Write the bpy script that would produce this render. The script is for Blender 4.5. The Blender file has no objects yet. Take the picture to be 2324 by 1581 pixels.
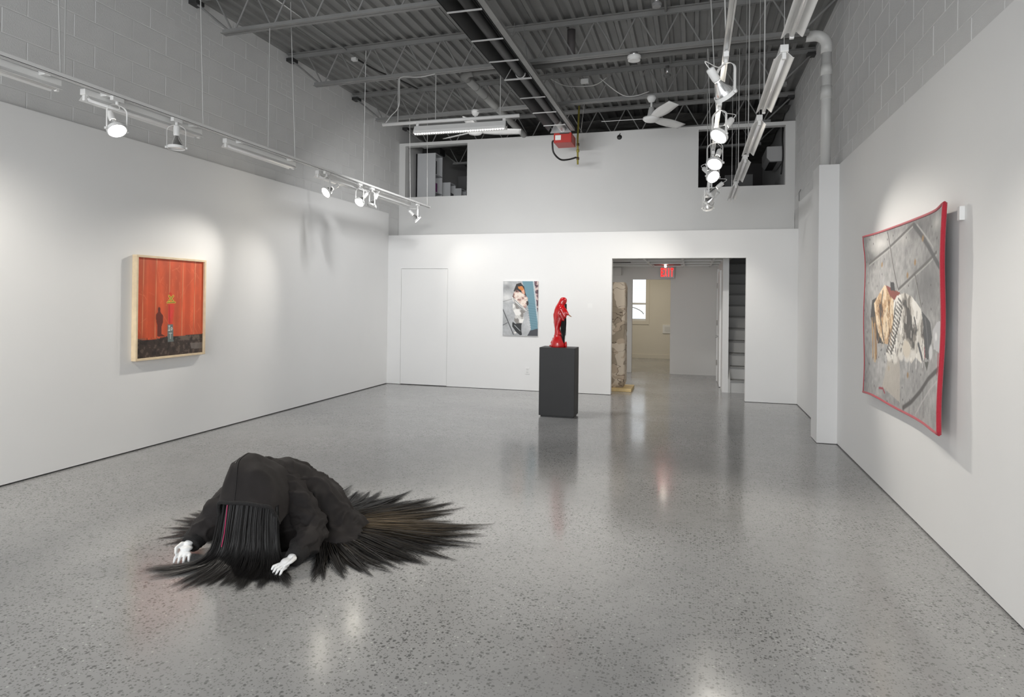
import bpy, bmesh, math, random
import numpy as np
from mathutils import Vector, Matrix, noise
random.seed(7); RNG = np.random.default_rng(7)
PI = math.pi
SC = bpy.context.scene
COL = SC.collection

# ------------------------------------------------------------------ camera
cam_data = bpy.data.cameras.new('camera'); cam = bpy.data.objects.new('camera', cam_data); COL.objects.link(cam)
cR = Vector((0.96280567, 0.26993412, 0.01186622)); cU = Vector((-0.01041837, -0.00679584, 0.99992263)); cF = Vector((-0.26999388, 0.96285481, 0.0037308))
EYE = Vector((0, 0, 1.5)); FPX = 1468.04; CX, CY = 1162.0, 673.13
cam.matrix_world = Matrix(((cR.x, cU.x, -cF.x, 0), (cR.y, cU.y, -cF.y, 0), (cR.z, cU.z, -cF.z, 1.5), (0, 0, 0, 1)))
cam_data.sensor_width = 36; cam_data.lens = FPX * 36 / 2324
cam_data.shift_y = (CY - 790.5) / 2324; cam_data.clip_start = 0.05
SC.camera = cam
# ------------------------------------------------------------------ world, daylight from the shop window behind, exposure
w = bpy.data.worlds.new('world'); SC.world = w; w.use_nodes = True
w.node_tree.nodes['Background'].inputs[0].default_value = (0.8, 0.88, 1, 1); w.node_tree.nodes['Background'].inputs[1].default_value = 0.6
SC.view_settings.view_transform = 'Standard'; SC.view_settings.look = 'None'; SC.view_settings.gamma = 1
SC.view_settings.use_curve_mapping = False; SC.view_settings.exposure = 0.36
SC.cycles.use_denoising = True; SC.cycles.max_bounces = 8; SC.cycles.diffuse_bounces = 5; SC.cycles.sample_clamp_indirect = 6.0
def area(name, loc, rot, sx, sy, power, color):
    d = bpy.data.lights.new(name, 'AREA'); d.shape = 'RECTANGLE'; d.size = sx; d.size_y = sy; d.energy = power; d.color = color
    o = bpy.data.objects.new(name, d); o.location = loc; o.rotation_euler = rot; COL.objects.link(o); return o
area('window_daylight', (-1.9, -3.85, 1.75), (PI/2, 0, 0), 6.0, 2.7, 270, (0.97, 0.985, 1.0))
area('hall_fill_light', (-2.15, 12.2, 2.17), (0, 0, 0), 0.5, 0.5, 12, (1.0, 0.98, 0.96))  # added fill light out of sight behind the back wall, no fixture there
area('back_room_lamp', (-1.2, 15.5, 2.6), (0, 0, 0), 0.8, 0.8, 17, (1.0, 0.9, 0.72))
area('loft_lamp', (-1.9, 13.5, 4.4), (0, 0, 0), 0.6, 0.6, 5, (1, 1, 1))

# ------------------------------------------------------------------ helpers
def lin(c): 
    c = c / 255.0
    return c / 12.92 if c <= 0.04045 else ((c + 0.055) / 1.055) ** 2.4
def S(r, g, b): return (lin(r), lin(g), lin(b))
def V(*a): return Vector(a)
def pix(u, v, ax, val):            # the point where the sight line through a photo pixel meets a room plane
    d = cF + cR * ((u - CX) / FPX) - cU * ((v - CY) / FPX); i = 'XYZ'.index(ax)
    return EYE + d * ((val - EYE[i]) / d[i])
MATS = {}
def mat(name, col, rough=0.6, metal=0.0, spec=0.5, noise_scale=0, noise_amt=0.0, bump=0, bump_scale=60, emit=None, estr=0, coat=0, attr=None, trans=0, sheen=0, rnoise=0):
    if name in MATS: return MATS[name]
    m = bpy.data.materials.new(name); m.use_nodes = True; nt = m.node_tree; b = nt.nodes['Principled BSDF']
    b.inputs['Base Color'].default_value = (*col, 1); b.inputs['Roughness'].default_value = rough; b.inputs['Metallic'].default_value = metal
    b.inputs['Specular IOR Level'].default_value = spec; b.inputs['Coat Weight'].default_value = coat; b.inputs['Coat Roughness'].default_value = 0.08
    b.inputs['Transmission Weight'].default_value = trans; b.inputs['Sheen Weight'].default_value = sheen
    if emit: b.inputs['Emission Color'].default_value = (*emit, 1); b.inputs['Emission Strength'].default_value = estr
    tc = nt.nodes.new('ShaderNodeTexCoord')
    if noise_amt:
        n = nt.nodes.new('ShaderNodeTexNoise'); n.inputs['Scale'].default_value = noise_scale; n.inputs['Detail'].default_value = 5
        nt.links.new(tc.outputs['Object'], n.inputs['Vector'])
        mx = nt.nodes.new('ShaderNodeMix'); mx.data_type = 'RGBA'; mx.blend_type = 'MIX'
        mx.inputs[6].default_value = (*[c * (1 - noise_amt) for c in col], 1); mx.inputs[7].default_value = (*[min(1, c * (1 + noise_amt)) for c in col], 1)
        mr = nt.nodes.new('ShaderNodeMapRange'); mr.inputs[1].default_value = 0.3; mr.inputs[2].default_value = 0.7
        nt.links.new(n.outputs[0], mr.inputs[0]); nt.links.new(mr.outputs[0], mx.inputs[0]); nt.links.new(mx.outputs[2], b.inputs['Base Color'])
    if attr:
        a = nt.nodes.new('ShaderNodeAttribute'); a.attribute_name = attr; nt.links.new(a.outputs['Color'], b.inputs['Base Color'])
    if bump:
        n2 = nt.nodes.new('ShaderNodeTexNoise'); n2.inputs['Scale'].default_value = bump_scale; n2.inputs['Detail'].default_value = 4
        nt.links.new(tc.outputs['Object'], n2.inputs['Vector'])
        bp = nt.nodes.new('ShaderNodeBump'); bp.inputs['Strength'].default_value = bump; bp.inputs['Distance'].default_value = 0.02
        nt.links.new(n2.outputs[0], bp.inputs['Height']); nt.links.new(bp.outputs[0], b.inputs['Normal'])
    MATS[name] = m; return m

def origin_of(o):
    p = Vector((0, 0, 0))
    while o is not None:
        p += o.location; o = o.parent
    return p
class MB:
    def __init__(s): s.v = []; s.f = []
    def add(s, vs, fs):
        k = len(s.v); s.v += [tuple(x) for x in vs]; s.f += [tuple(i + k for i in f) for f in fs]; return s
    def box(s, x0, x1, y0, y1, z0, z1):
        vs = [(x, y, z) for z in (z0, z1) for y in (y0, y1) for x in (x0, x1)]
        return s.add(vs, [(0, 2, 3, 1), (4, 5, 7, 6), (0, 1, 5, 4), (2, 6, 7, 3), (0, 4, 6, 2), (1, 3, 7, 5)])
    def tube(s, path, r, n=10, cap=True, flat=None):
        P = [Vector(p) for p in path]; N = len(P); rr = r if hasattr(r, '__len__') else [r] * N
        T = [((P[min(i + 1, N - 1)] - P[max(i - 1, 0)]).normalized()) for i in range(N)]
        up = Vector((0, 0, 1)) if abs(T[0].z) < 0.9 else Vector((1, 0, 0))
        a = T[0].cross(up).normalized(); vs = []
        for i in range(N):
            a = (a - T[i] * a.dot(T[i])).normalized(); b = T[i].cross(a)
            for k in range(n):
                t = 2 * PI * k / n; vs.append(P[i] + (a * math.cos(t) + b * math.sin(t) * (flat or 1)) * rr[i])
        fs = [(i * n + k, i * n + (k + 1) % n, (i + 1) * n + (k + 1) % n, (i + 1) * n + k) for i in range(N - 1) for k in range(n)]
        if cap: fs += [tuple(range(n - 1, -1, -1)), tuple((N - 1) * n + k for k in range(n))]
        return s.add(vs, fs)
    def bar(s, p, q, wx, wz):          # rectangular bar from p to q
        p = Vector(p); q = Vector(q); t = (q - p).normalized(); up = Vector((0, 0, 1)) if abs(t.z) < 0.95 else Vector((0, 1, 0))
        a = t.cross(up).normalized() * wx / 2; b = a.normalized().cross(t) * wz / 2
        vs = [p - a - b, p + a - b, p + a + b, p - a + b, q - a - b, q + a - b, q + a + b, q - a + b]
        return s.add(vs, [(0, 1, 2, 3), (7, 6, 5, 4), (0, 4, 5, 1), (1, 5, 6, 2), (2, 6, 7, 3), (3, 7, 4, 0)])
    def lathe(s, prof, n=24, M=None):  # profile of (radius, height)
        vs = []; N = len(prof)
        for (r, h) in prof:
            for k in range(n): vs.append(Vector((r * math.cos(2 * PI * k / n), r * math.sin(2 * PI * k / n), h)))
        if M is not None: vs = [M @ x for x in vs]
        fs = [(i * n + k, i * n + (k + 1) % n, (i + 1) * n + (k + 1) % n, (i + 1) * n + k) for i in range(N - 1) for k in range(n)]
        return s.add(vs, fs)
    def prism(s, poly, a, b, axis='Y'):  # poly in the two other axes, extruded from a to b
        n = len(poly)
        def P(p, t): return {'Y': (p[0], t, p[1]), 'X': (t, p[0], p[1]), 'Z': (p[0], p[1], t)}[axis]
        vs = [P(p, a) for p in poly] + [P(p, b) for p in poly]
        return s.add(vs, [tuple(range(n)), tuple(range(2 * n - 1, n - 1, -1))] + [(i, (i + 1) % n, n + (i + 1) % n, n + i)[::-1] for i in range(n)])
    def sheet(s, poly, a, b, axis='Y'):  # open profile swept
        n = len(poly)
        def P(p, t): return {'Y': (p[0], t, p[1]), 'X': (t, p[0], p[1])}[axis]
        return s.add([P(p, a) for p in poly] + [P(p, b) for p in poly], [(i, i + 1, n + i + 1, n + i) for i in range(n - 1)])
    def grid(s, rows):
        nr, nc = len(rows), len(rows[0])
        return s.add([p for r in rows for p in r], [(i * nc + j, i * nc + j + 1, (i + 1) * nc + j + 1, (i + 1) * nc + j) for i in range(nr - 1) for j in range(nc - 1)])
    def build(s, name, m, parent=None, smooth=False, bevel=0, local=False, solid=0, fix=True):
        off = Vector((0, 0, 0)) if (local or parent is None) else origin_of(parent)
        me = bpy.data.meshes.new(name); me.from_pydata([tuple(Vector(x) - off) for x in s.v], [], s.f)
        if fix:
            bm = bmesh.new(); bm.from_mesh(me); bmesh.ops.recalc_face_normals(bm, faces=bm.faces); bm.to_mesh(me); bm.free()
        me.materials.append(m)
        if smooth: me.shade_smooth()
        o = bpy.data.objects.new(name, me); COL.objects.link(o)
        if parent is not None: o.parent = parent
        if solid: md = o.modifiers.new('thickness', 'SOLIDIFY'); md.thickness = solid; md.offset = 0
        if bevel: md = o.modifiers.new('bevel', 'BEVEL'); md.width = bevel; md.segments = 2; md.limit_method = 'ANGLE'
        return o
def tag(o, label, cat=None, group=None, kind=None):
    o['label'] = label
    if cat: o['category'] = cat
    if group: o['group'] = group
    if kind: o['kind'] = kind
    return o
def thing(name, label, cat, loc=(0, 0, 0), group=None, kind=None):
    o = bpy.data.objects.new(name, None); o.empty_display_size = 0.1; o.location = loc; COL.objects.link(o)
    return tag(o, label, cat, group, kind)
def struct(o, label): o['kind'] = 'structure'; o['label'] = label; return o
def child(name, mesh, parent, loc, rot=None):
    o = bpy.data.objects.new(name, mesh); o.location = loc
    if rot: o.rotation_euler = rot
    o.parent = parent; COL.objects.link(o); return o
def copy_tree(o, parent=None):
    c = o.copy(); COL.objects.link(c); c.parent = parent
    for ch in o.children: copy_tree(ch, c)
    return c
def spline(pts, n):
    P = [Vector(p) for p in pts]; out = []
    for i in range(len(P) - 1):
        a, b, c, d = P[max(i - 1, 0)], P[i], P[i + 1], P[min(i + 2, len(P) - 1)]
        for k in range(n):
            t = k / n; out.append(0.5 * ((2 * b) + (c - a) * t + (2 * a - 5 * b + 4 * c - d) * t * t + (3 * b - a - 3 * c + d) * t ** 3))
    out.append(P[-1]); return out
def blob(parts, voxel, smooth=6):
    """one continuous surface grown from overlapping ellipsoids and tapered capsules (world coordinates)"""
    bm = bmesh.new()
    def ball(c, r):
        res = bmesh.ops.create_icosphere(bm, subdivisions=2, radius=1.0)
        for v in res['verts']: v.co = Vector((v.co.x * r[0], v.co.y * r[1], v.co.z * r[2])) + Vector(c)
    for p in parts:
        if len(p) == 2: ball(p[0], p[1] if hasattr(p[1], '__len__') else (p[1],) * 3)
        else:
            a, b, ra, rb = Vector(p[0]), Vector(p[1]), p[2], p[3]; n = max(2, int((b - a).length / (min(ra, rb) * 0.45)) + 1)
            for i in range(n + 1): t = i / n; r = ra + (rb - ra) * t; ball(a + (b - a) * t, (r,) * 3)
    me = bpy.data.meshes.new('tmp'); bm.to_mesh(me); bm.free()
    o = bpy.data.objects.new('tmp', me); COL.objects.link(o)
    md = o.modifiers.new('r', 'REMESH'); md.mode = 'VOXEL'; md.voxel_size = voxel
    sm = o.modifiers.new('s', 'SMOOTH'); sm.iterations = smooth; sm.factor = 0.5
    dg = bpy.context.evaluated_depsgraph_get(); res = bpy.data.meshes.new_from_object(o.evaluated_get(dg))
    bpy.data.objects.remove(o); bpy.data.meshes.remove(me); return res
def place(name, me, m, parent, disp=None):
    off = origin_of(parent) if parent is not None else Vector((0, 0, 0))
    if disp:
        ns = [v.normal.copy() for v in me.vertices]
        for v, n in zip(me.vertices, ns): v.co = disp(v.co.copy(), n)
    for v in me.vertices: v.co -= off
    me.materials.clear(); me.materials.append(m); me.shade_smooth()
    o = bpy.data.objects.new(name, me); COL.objects.link(o)
    if parent is not None: o.parent = parent
    return o

# ---- small painter for printed pictures (colour per vertex of a fine flat grid)
def vnoise(nx, ny, fx, fy, seed):
    r = np.random.default_rng(seed); g = r.random((int(fy) + 3, int(fx) + 3))
    x = np.linspace(0, fx, nx); y = np.linspace(0, fy, ny); xi = x.astype(int); yi = y.astype(int); tx = x - xi; ty = (y - yi)[:, None]
    tx = tx * tx * (3 - 2 * tx); ty = ty * ty * (3 - 2 * ty)
    a = g[yi][:, xi]; b = g[yi][:, xi + 1]; c = g[yi + 1][:, xi]; d = g[yi + 1][:, xi + 1]
    return (a * (1 - tx) + b * tx) * (1 - ty) + (c * (1 - tx) + d * tx) * ty
def fbm(nx, ny, f, asp, seed, oct=4):
    s = 0; t = 0
    for o in range(oct): k = 2 ** o; s = s + vnoise(nx, ny, f * k * asp, f * k, seed + o) / k; t += 1 / k
    return s / t
class Canvas:
    def __init__(s, nx, ny, col):
        s.nx, s.ny = nx, ny; s.c = np.zeros((ny, nx, 3)); s.c[:] = col; s.X, s.Y = np.meshgrid(np.linspace(0, 1, nx), np.linspace(0, 1, ny))
    def mix(s, m, col): m = np.clip(m, 0, 1)[..., None]; s.c = s.c * (1 - m) + np.asarray(col) * m
    def inside(s, pts):
        X, Y = s.X, s.Y; c = np.zeros_like(X, bool); n = len(pts)
        for i in range(n):
            x0, y0 = pts[i]; x1, y1 = pts[i - 1]
            if y0 != y1: c ^= ((y0 > Y) != (y1 > Y)) & (X < (x1 - x0) * (Y - y0) / (y1 - y0) + x0)
        return c
    def poly(s, pts, col, a=1.0): s.mix(s.inside(pts) * a, col)
    def line(s, pts, w, col, a=1.0, asp=1.0):
        d = np.full(s.X.shape, 9.0)
        for (x0, y0), (x1, y1) in zip(pts[:-1], pts[1:]):
            dx, dy = (x1 - x0) * asp, y1 - y0; L = dx * dx + dy * dy + 1e-9
            t = np.clip(((s.X - x0) * asp * dx + (s.Y - y0) * dy) / L, 0, 1)
            d = np.minimum(d, np.hypot((s.X - x0) * asp - t * dx, s.Y - y0 - t * dy))
        s.mix(np.clip((w - d) / (w * 0.5), 0, 1) * a, col)
    def ell(s, x, y, rx, ry, col, a=1.0, soft=0.3):
        d = np.hypot((s.X - x) / rx, (s.Y - y) / ry); s.mix(np.clip((1 - d) / soft, 0, 1) * a, col)
    def mul(s, f): s.c = np.clip(s.c * f[..., None], 0, 1)
    def to_mesh(s, name, pos):    # pos(x,y)->Vector
        rows = [[pos(x, y) for x in np.linspace(0, 1, s.nx)] for y in np.linspace(0, 1, s.ny)]
        return MB().grid(rows), s.c.reshape(-1, 3)
def paint(o, cols, srgb=True):
    c = np.asarray(cols, float)
    if srgb: c = np.where(c <= 0.04045, c / 12.92, ((c + 0.055) / 1.055) ** 2.4)
    at = o.data.color_attributes.new('Col', 'FLOAT_COLOR', 'POINT'); buf = np.ones((len(c), 4), np.float32); buf[:, :3] = c
    at.data.foreach_set('color', buf.ravel())
def C3(r, g, b): return (r / 255, g / 255, b / 255)

# ------------------------------------------------------------------ materials
M_wall = mat('painted_drywall', (0.80, 0.80, 0.795), 0.75, noise_scale=1.3, noise_amt=0.012, bump=0.03, bump_scale=220)
M_block = mat('painted_block', (0.67, 0.67, 0.665), 0.7, noise_scale=3, noise_amt=0.03, bump=0.18, bump_scale=130)
M_joint = mat('painted_joint', (0.67, 0.67, 0.665), 0.7)
M_deck = mat('grey_deck_paint', (0.225, 0.225, 0.22), 0.55, noise_scale=2.2, noise_amt=0.12)
M_steel = mat('grey_joist_paint', (0.235, 0.235, 0.23), 0.5, noise_scale=4, noise_amt=0.1)
M_white = mat('white_enamel', (0.82, 0.82, 0.81), 0.35)
M_whited = mat('white_plastic', (0.7, 0.7, 0.69), 0.4)
M_chrome = mat('bulb_mirror', (0.86, 0.86, 0.86), 0.12, metal=1)
M_track = mat('track_metal', (0.62, 0.62, 0.61), 0.28, metal=0.5)
M_slot = mat('dark_slot', (0.03, 0.03, 0.03), 0.6)
M_rod = mat('hanger_rod', (0.55, 0.55, 0.54), 0.4, metal=0.3)
M_black = mat('black_rubber', (0.012, 0.012, 0.012), 0.5)
M_dark = mat('black_reflector', (0.055, 0.055, 0.055), 0.42, metal=0.4, noise_scale=6, noise_amt=0.2)
M_tube = mat('heater_tube', (0.045, 0.045, 0.045), 0.5, metal=0.3)
M_pipe = mat('white_pvc', (0.66, 0.66, 0.645), 0.4)
M_pipe_d = mat('grey_painted_pvc', (0.17, 0.17, 0.165), 0.5)
M_lens = mat('lit_lens', (1, 1, 1), 0.3, emit=(1.0, 0.93, 0.80), estr=40)
M_led = mat('lit_led', (1, 1, 1), 0.3, emit=(1, 0.98, 0.95), estr=7)
M_lens_off = mat('unlit_lens', (0.75, 0.75, 0.74), 0.1, spec=0.8)
M_silver = mat('galvanised', (0.6, 0.6, 0.6), 0.3, metal=0.9)
def floor_material():
    m = bpy.data.materials.new('polished_concrete'); m.use_nodes = True; nt = m.node_tree; N = nt.nodes.new; L = nt.links.new; b = nt.nodes['Principled BSDF']
    tc = N('ShaderNodeTexCoord')
    def nz(sc, det=4):
        n = N('ShaderNodeTexNoise'); n.inputs['Scale'].default_value = sc; n.inputs['Detail'].default_value = det; L(tc.outputs['Object'], n.inputs['Vector']); return n.outputs[0]
    def mr(x, a, b_, c, d):
        r = N('ShaderNodeMapRange'); r.inputs[1].default_value = a; r.inputs[2].default_value = b_; r.inputs[3].default_value = c; r.inputs[4].default_value = d; L(x, r.inputs[0]); return r.outputs[0]
    def mixc(f, A, B):
        x = N('ShaderNodeMix'); x.data_type = 'RGBA'
        for i, c in ((6, A), (7, B)):
            if isinstance(c, tuple): x.inputs[i].default_value = (*c, 1)
            else: L(c, x.inputs[i])
        L(f, x.inputs[0]); return x.outputs[2]
    def mul(a, c):
        x = N('ShaderNodeMath'); x.operation = 'MULTIPLY'; L(a, x.inputs[0])
        if isinstance(c, float): x.inputs[1].default_value = c
        else: L(c, x.inputs[1])
        return x.outputs[0]
    base = mixc(mr(nz(0.55, 5), 0.3, 0.7, 0, 1), (0.31, 0.31, 0.307), (0.40, 0.40, 0.397))
    base = mixc(mr(nz(7, 5), 0.35, 0.7, 0, 0.35), base, (0.28, 0.28, 0.28))
    def stones(scale, th, col, msk):
        global _
        v = N('ShaderNodeTexVoronoi'); v.inputs['Scale'].default_value = scale; v.inputs['Randomness'].default_value = 1
        w_ = N('ShaderNodeVectorMath'); w_.operation = 'ADD'; nn = N('ShaderNodeTexNoise'); nn.inputs['Scale'].default_value = scale * 1.3
        L(tc.outputs['Object'], nn.inputs['Vector']); s_ = N('ShaderNodeVectorMath'); s_.operation = 'SCALE'; s_.inputs['Scale'].default_value = 0.55 / scale
        L(nn.outputs['Color'], s_.inputs[0]); L(tc.outputs['Object'], w_.inputs[0]); L(s_.outputs[0], w_.inputs[1]); L(w_.outputs[0], v.inputs['Vector'])
        sp = N('ShaderNodeSeparateColor'); L(v.outputs['Color'], sp.inputs[0])
        near = mr(v.outputs['Distance'], 0.25, 0.42, 1, 0); pick = mr(sp.outputs[0], th, th + 0.02, 1, 0)
        return mul(mul(near, pick), msk), sp
    expose = mr(nz(0.9, 3), 0.34, 0.6, 0.35, 1.0)
    for scale, th, col, amt in ((45, 0.30, (0.075, 0.077, 0.075), 0.8), (75, 0.36, (0.11, 0.11, 0.107), 0.85), (110, 0.33, (0.10, 0.10, 0.10), 0.7), (70, 0.035, (0.60, 0.60, 0.58), 0.7)):
        f, sp = stones(scale, th, col, expose); base = mixc(mul(f, amt), base, col)
    L(base, b.inputs['Base Color'])
    rg = mr(nz(1.1, 4), 0.3, 0.7, 0.10, 0.21); L(rg, b.inputs['Roughness']); b.inputs['Specular IOR Level'].default_value = 0.55
    bp = N('ShaderNodeBump'); bp.inputs['Strength'].default_value = 0.04; bp.inputs['Distance'].default_value = 0.01; L(nz(9, 3), bp.inputs['Height']); L(bp.outputs[0], b.inputs['Normal'])
    return m
M_floor = floor_material()

# ------------------------------------------------------------------ room shell
XL, XR, YB, YF, YL = -5.147, 1.48, 10.307, -4.0, 10.85
XCL, XCR = -5.22, 1.50            # faces of the block walls
ZDRY = 2.975
SLOPE = 0.0165
def zdeck(x): return 4.71 + SLOPE * (x + 5.22)
struct(MB().box(-5.6, 3.0, -4.3, 18.0, -0.2, 0).build('floor', M_floor), 'grey polished concrete floor with dark aggregate')
struct(MB().box(XCL, XL, YF, YB, 0.012, ZDRY).build('wall_left', M_wall), 'white drywall lining along the left side, lit by the track lamps')
struct(MB().box(XR, 1.60, YF, YB + 0.001, 0.012, ZDRY).build('wall_right', M_wall), 'white drywall lining along the right side behind the tapestry')
# block walls above the linings
def block_wall(name, label, xface, sgn, y0, y1, z0, off):
    ml, h, j = 0.4004, 0.1972, 0.006
    x_back = xface + sgn * 0.30
    base = MB().box(min(xface + sgn * 0.004, x_back), max(xface + sgn * 0.004, x_back), YF - 0.3, 18.0, 0.0, 5.05).build(name, M_joint)
    struct(base, label)
    meshes = {}
    def get(L, hh):
        k = (round(L, 3), round(hh, 3))
        if k not in meshes:
            o = MB().box(-0.006, 0.006, 0, L, 0, hh).build('block', M_block, bevel=0); me = o.data
            bm = bmesh.new(); bm.from_mesh(me); bmesh.ops.bevel(bm, geom=list(bm.edges), offset=0.003, segments=1, affect='EDGES'); bm.to_mesh(me); bm.free()
            bpy.data.objects.remove(o); meshes[k] = me
        return meshes[k]
    z = z0; row = 0
    while z < 4.78:
        y = y0 - (0.2032 if row % 2 else 0.0) + off
        zt = min(h, zdeck(xface) + 0.05 - z)
        while y < y1:
            if zt > 0.03:
                L = min(ml, y1 - y)
                if L > 0.05: child('block', get(L, zt), base, (xface + sgn * 0.006 + RNG.uniform(-0.0008, 0.0008), y, z))
            y += ml + j
        z += h + j; row += 1
    return base
wl = block_wall('wall_left_upper', 'white painted concrete block wall above the left lining', XCL, -1, 2.35, 10.85, 2.93, 0.0)
wr = block_wall('wall_right_upper', 'white painted concrete block wall above the right lining', XCR, 1, 2.9, 10.85, 2.93, 0.1)
# brick infill under the joist bearings on the left
brick = MB().box(-0.006, 0.006, 0, 0.2, 0, 0.058).build('tmp', M_block).data; bpy.data.objects.remove(bpy.data.objects['tmp'])
JY = [5.75, 7.47, 9.18, 11.02, 12.55]
for yj in JY[:3]:
    for r in range(6):
        for k in range(2):
            child('brick', brick, wl, (XCL - 0.0046, yj - 0.25 + k * 0.21 + (0.1 if r % 2 else 0), 4.16 + r * 0.068))
# back wall: lower lining with opening and flush door
OX0, OX1, OZ = -1.25, 0.76, 2.165
ZLEDGE = 2.588
bw = MB()
YB2 = YB + 0.12
bw.box(XL - 0.07, -4.895, YB, YB2, 0.006, ZLEDGE); bw.box(-4.03, OX0, YB, YB2, 0.006, ZLEDGE); bw.box(-4.895, -4.03, YB, YB2, 2.008, ZLEDGE)
bw.box(OX0, OX1, YB, YB2, OZ, ZLEDGE); bw.box(OX1, XR + 0.1, YB, YB2, 0.006, ZLEDGE)
bw.box(XL - 0.07, XR + 0.1, YB2, YL + 0.1, 2.5, ZLEDGE)
struct(bw.build('wall_back', M_wall), 'white back wall with a wide doorway and a flush door')
d1 = MB().box(-4.891, -4.034, YB + 0.003, YB + 0.045, 0.012, 2.004).build('door_1', M_wall); struct(d1, 'flush white door set level with the back wall')
struct(MB().box(-4.895, -4.03, YB + 0.05, YB2, 0.0, 2.008).build('trim_1', M_slot), 'dark gap around the flush white door')
# loft wall with two openings
lw = MB(); ZLT = 4.325; lo0, lo1, ro0, ro1 = -5.10, -3.90, 0.055, 1.36; zs0, zs1 = 3.335, 4.27
YL2 = YL + 0.13
lw.box(XCL, lo0, YL, YL2, ZLEDGE - 0.05, ZLT); lw.box(lo1, ro0, YL, YL2, ZLEDGE - 0.05, ZLT); lw.box(ro1, XCR, YL, YL2, ZLEDGE - 0.05, ZLT)
for a, b in ((lo0, lo1), (ro0, ro1)): lw.box(a, b, YL, YL2, ZLEDGE - 0.05, zs0); lw.box(a, b, YL, YL2, zs1, ZLT)
struct(lw.build('wall_loft', mat('loft_paint', (0.70, 0.70, 0.69), 0.75, noise_scale=1.1, noise_amt=0.02)), 'white upper loft wall with two rectangular openings')
# front wall with the shop window that lets the daylight in
fwl = MB().box(-5.6, -4.95, YF - 0.2, YF, 0, 5); fwl.box(1.15, 1.7, YF - 0.2, YF, 0, 5); fwl.box(-4.95, 1.15, YF - 0.2, YF, 3.15, 5); fwl.box(-4.95, 1.15, YF - 0.2, YF, 0, 0.35)
struct(fwl.build('wall_front', M_wall), 'white front wall around the shop window behind the camera')
# ceiling deck
ceil = bpy.data.objects.new('ceiling', None); COL.objects.link(ceil); struct(ceil, 'grey painted corrugated metal roof deck')
ceil.location = (-5.22, 0, 4.71); ceil.rotation_euler = (0, -math.atan(SLOPE), 0)
prof = []; p = 0.1524
for k in range(6):
    x = k * p; prof += [(x, 0.0), (x + 0.046, 0.0), (x + 0.061, 0.038), (x + 0.137, 0.038)]
prof += [(6 * p - 0.002, 0.002), (6 * p - 0.002, -0.006)]
dk = MB().sheet(prof, YF - 0.25, 18.0).build('deck_panel', M_deck, ceil, local=True, solid=0.0015); dk.location = (-0.3, 0, 0)
for i in range(1, 8):
    c = dk.copy(); COL.objects.link(c); c.location = (-0.3 + i * 0.917, 0, 0)
rb = MB().box(-0.5, 7.4, YF - 0.3, 18.0, 0.06, 0.12).build('roof_board', M_deck, ceil, local=True)
# hall and back room behind the doorway
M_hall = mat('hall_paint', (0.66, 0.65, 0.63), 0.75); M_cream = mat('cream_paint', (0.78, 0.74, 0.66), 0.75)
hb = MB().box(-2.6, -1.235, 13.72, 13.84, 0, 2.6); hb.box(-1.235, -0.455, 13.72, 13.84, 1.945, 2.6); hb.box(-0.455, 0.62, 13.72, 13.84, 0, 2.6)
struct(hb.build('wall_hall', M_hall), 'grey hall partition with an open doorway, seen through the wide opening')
hs = MB().box(0.47, 0.565, 11.26, 13.72, 0, 2.45); struct(hs.build('wall_stair', M_wall), 'white wall end beside the stairs')
struct(MB().box(-2.7, -2.6, YB2, 17.4, 0, 2.48).build('wall_hall_left', M_hall), 'hall side wall behind the back wall')
struct(MB().box(1.38, 1.5, YB2, 15, 0, 2.5).build('wall_stair_right', M_hall), 'right wall of the stairwell')
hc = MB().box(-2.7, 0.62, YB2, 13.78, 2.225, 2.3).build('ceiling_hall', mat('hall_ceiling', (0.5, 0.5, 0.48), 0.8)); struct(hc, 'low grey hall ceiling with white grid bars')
for x in (-1.9, -0.83, -0.2, 0.3): MB().box(x, x + 0.035, YB2 + 0.05, 13.7, 2.20, 2.226).build('grid_bar', M_whited, hc)
for y in (10.9, 11.7, 12.5, 13.3): MB().box(-2.6, 0.47, y, y + 0.04, 2.195, 2.226).build('grid_bar', M_whited, hc)
MB().box(-1.6, -1.15, 11.75, 12.45, 2.215, 2.228).build('dark_opening', M_slot, hc)
MB().box(-0.75, -0.25, 12.6, 13.25, 2.205, 2.228).build('red_panel', mat('red_panel', S(110, 40, 40), 0.6), hc)
WX0, WX1, WZ0, WZ1 = -2.05, -1.20, 0.97, 2.25
wb = MB().box(-2.7, WX0, 17.28, 17.4, 0, 2.9); wb.box(WX1, 1.6, 17.28, 17.4, 0, 2.9); wb.box(WX0, WX1, 17.28, 17.4, 0, WZ0); wb.box(WX0, WX1, 17.28, 17.4, WZ1, 2.9)
struct(wb.build('wall_far', M_cream), 'cream far wall of the back room')
struct(MB().box(1.5, 1.6, 13.8, 17.4, 0, 2.9).build('wall_far_right', M_cream), 'cream side wall of the back room')
struct(MB().box(-2.7, 1.6, 13.84, 17.4, 2.8, 2.9).build('ceiling_room', M_cream), 'cream ceiling of the back room')
struct(MB().box(-2.6, 1.5, 17.262, 17.28, 0, 0.10).build('baseboard_far', M_cream), 'cream baseboard of the back room')
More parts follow.
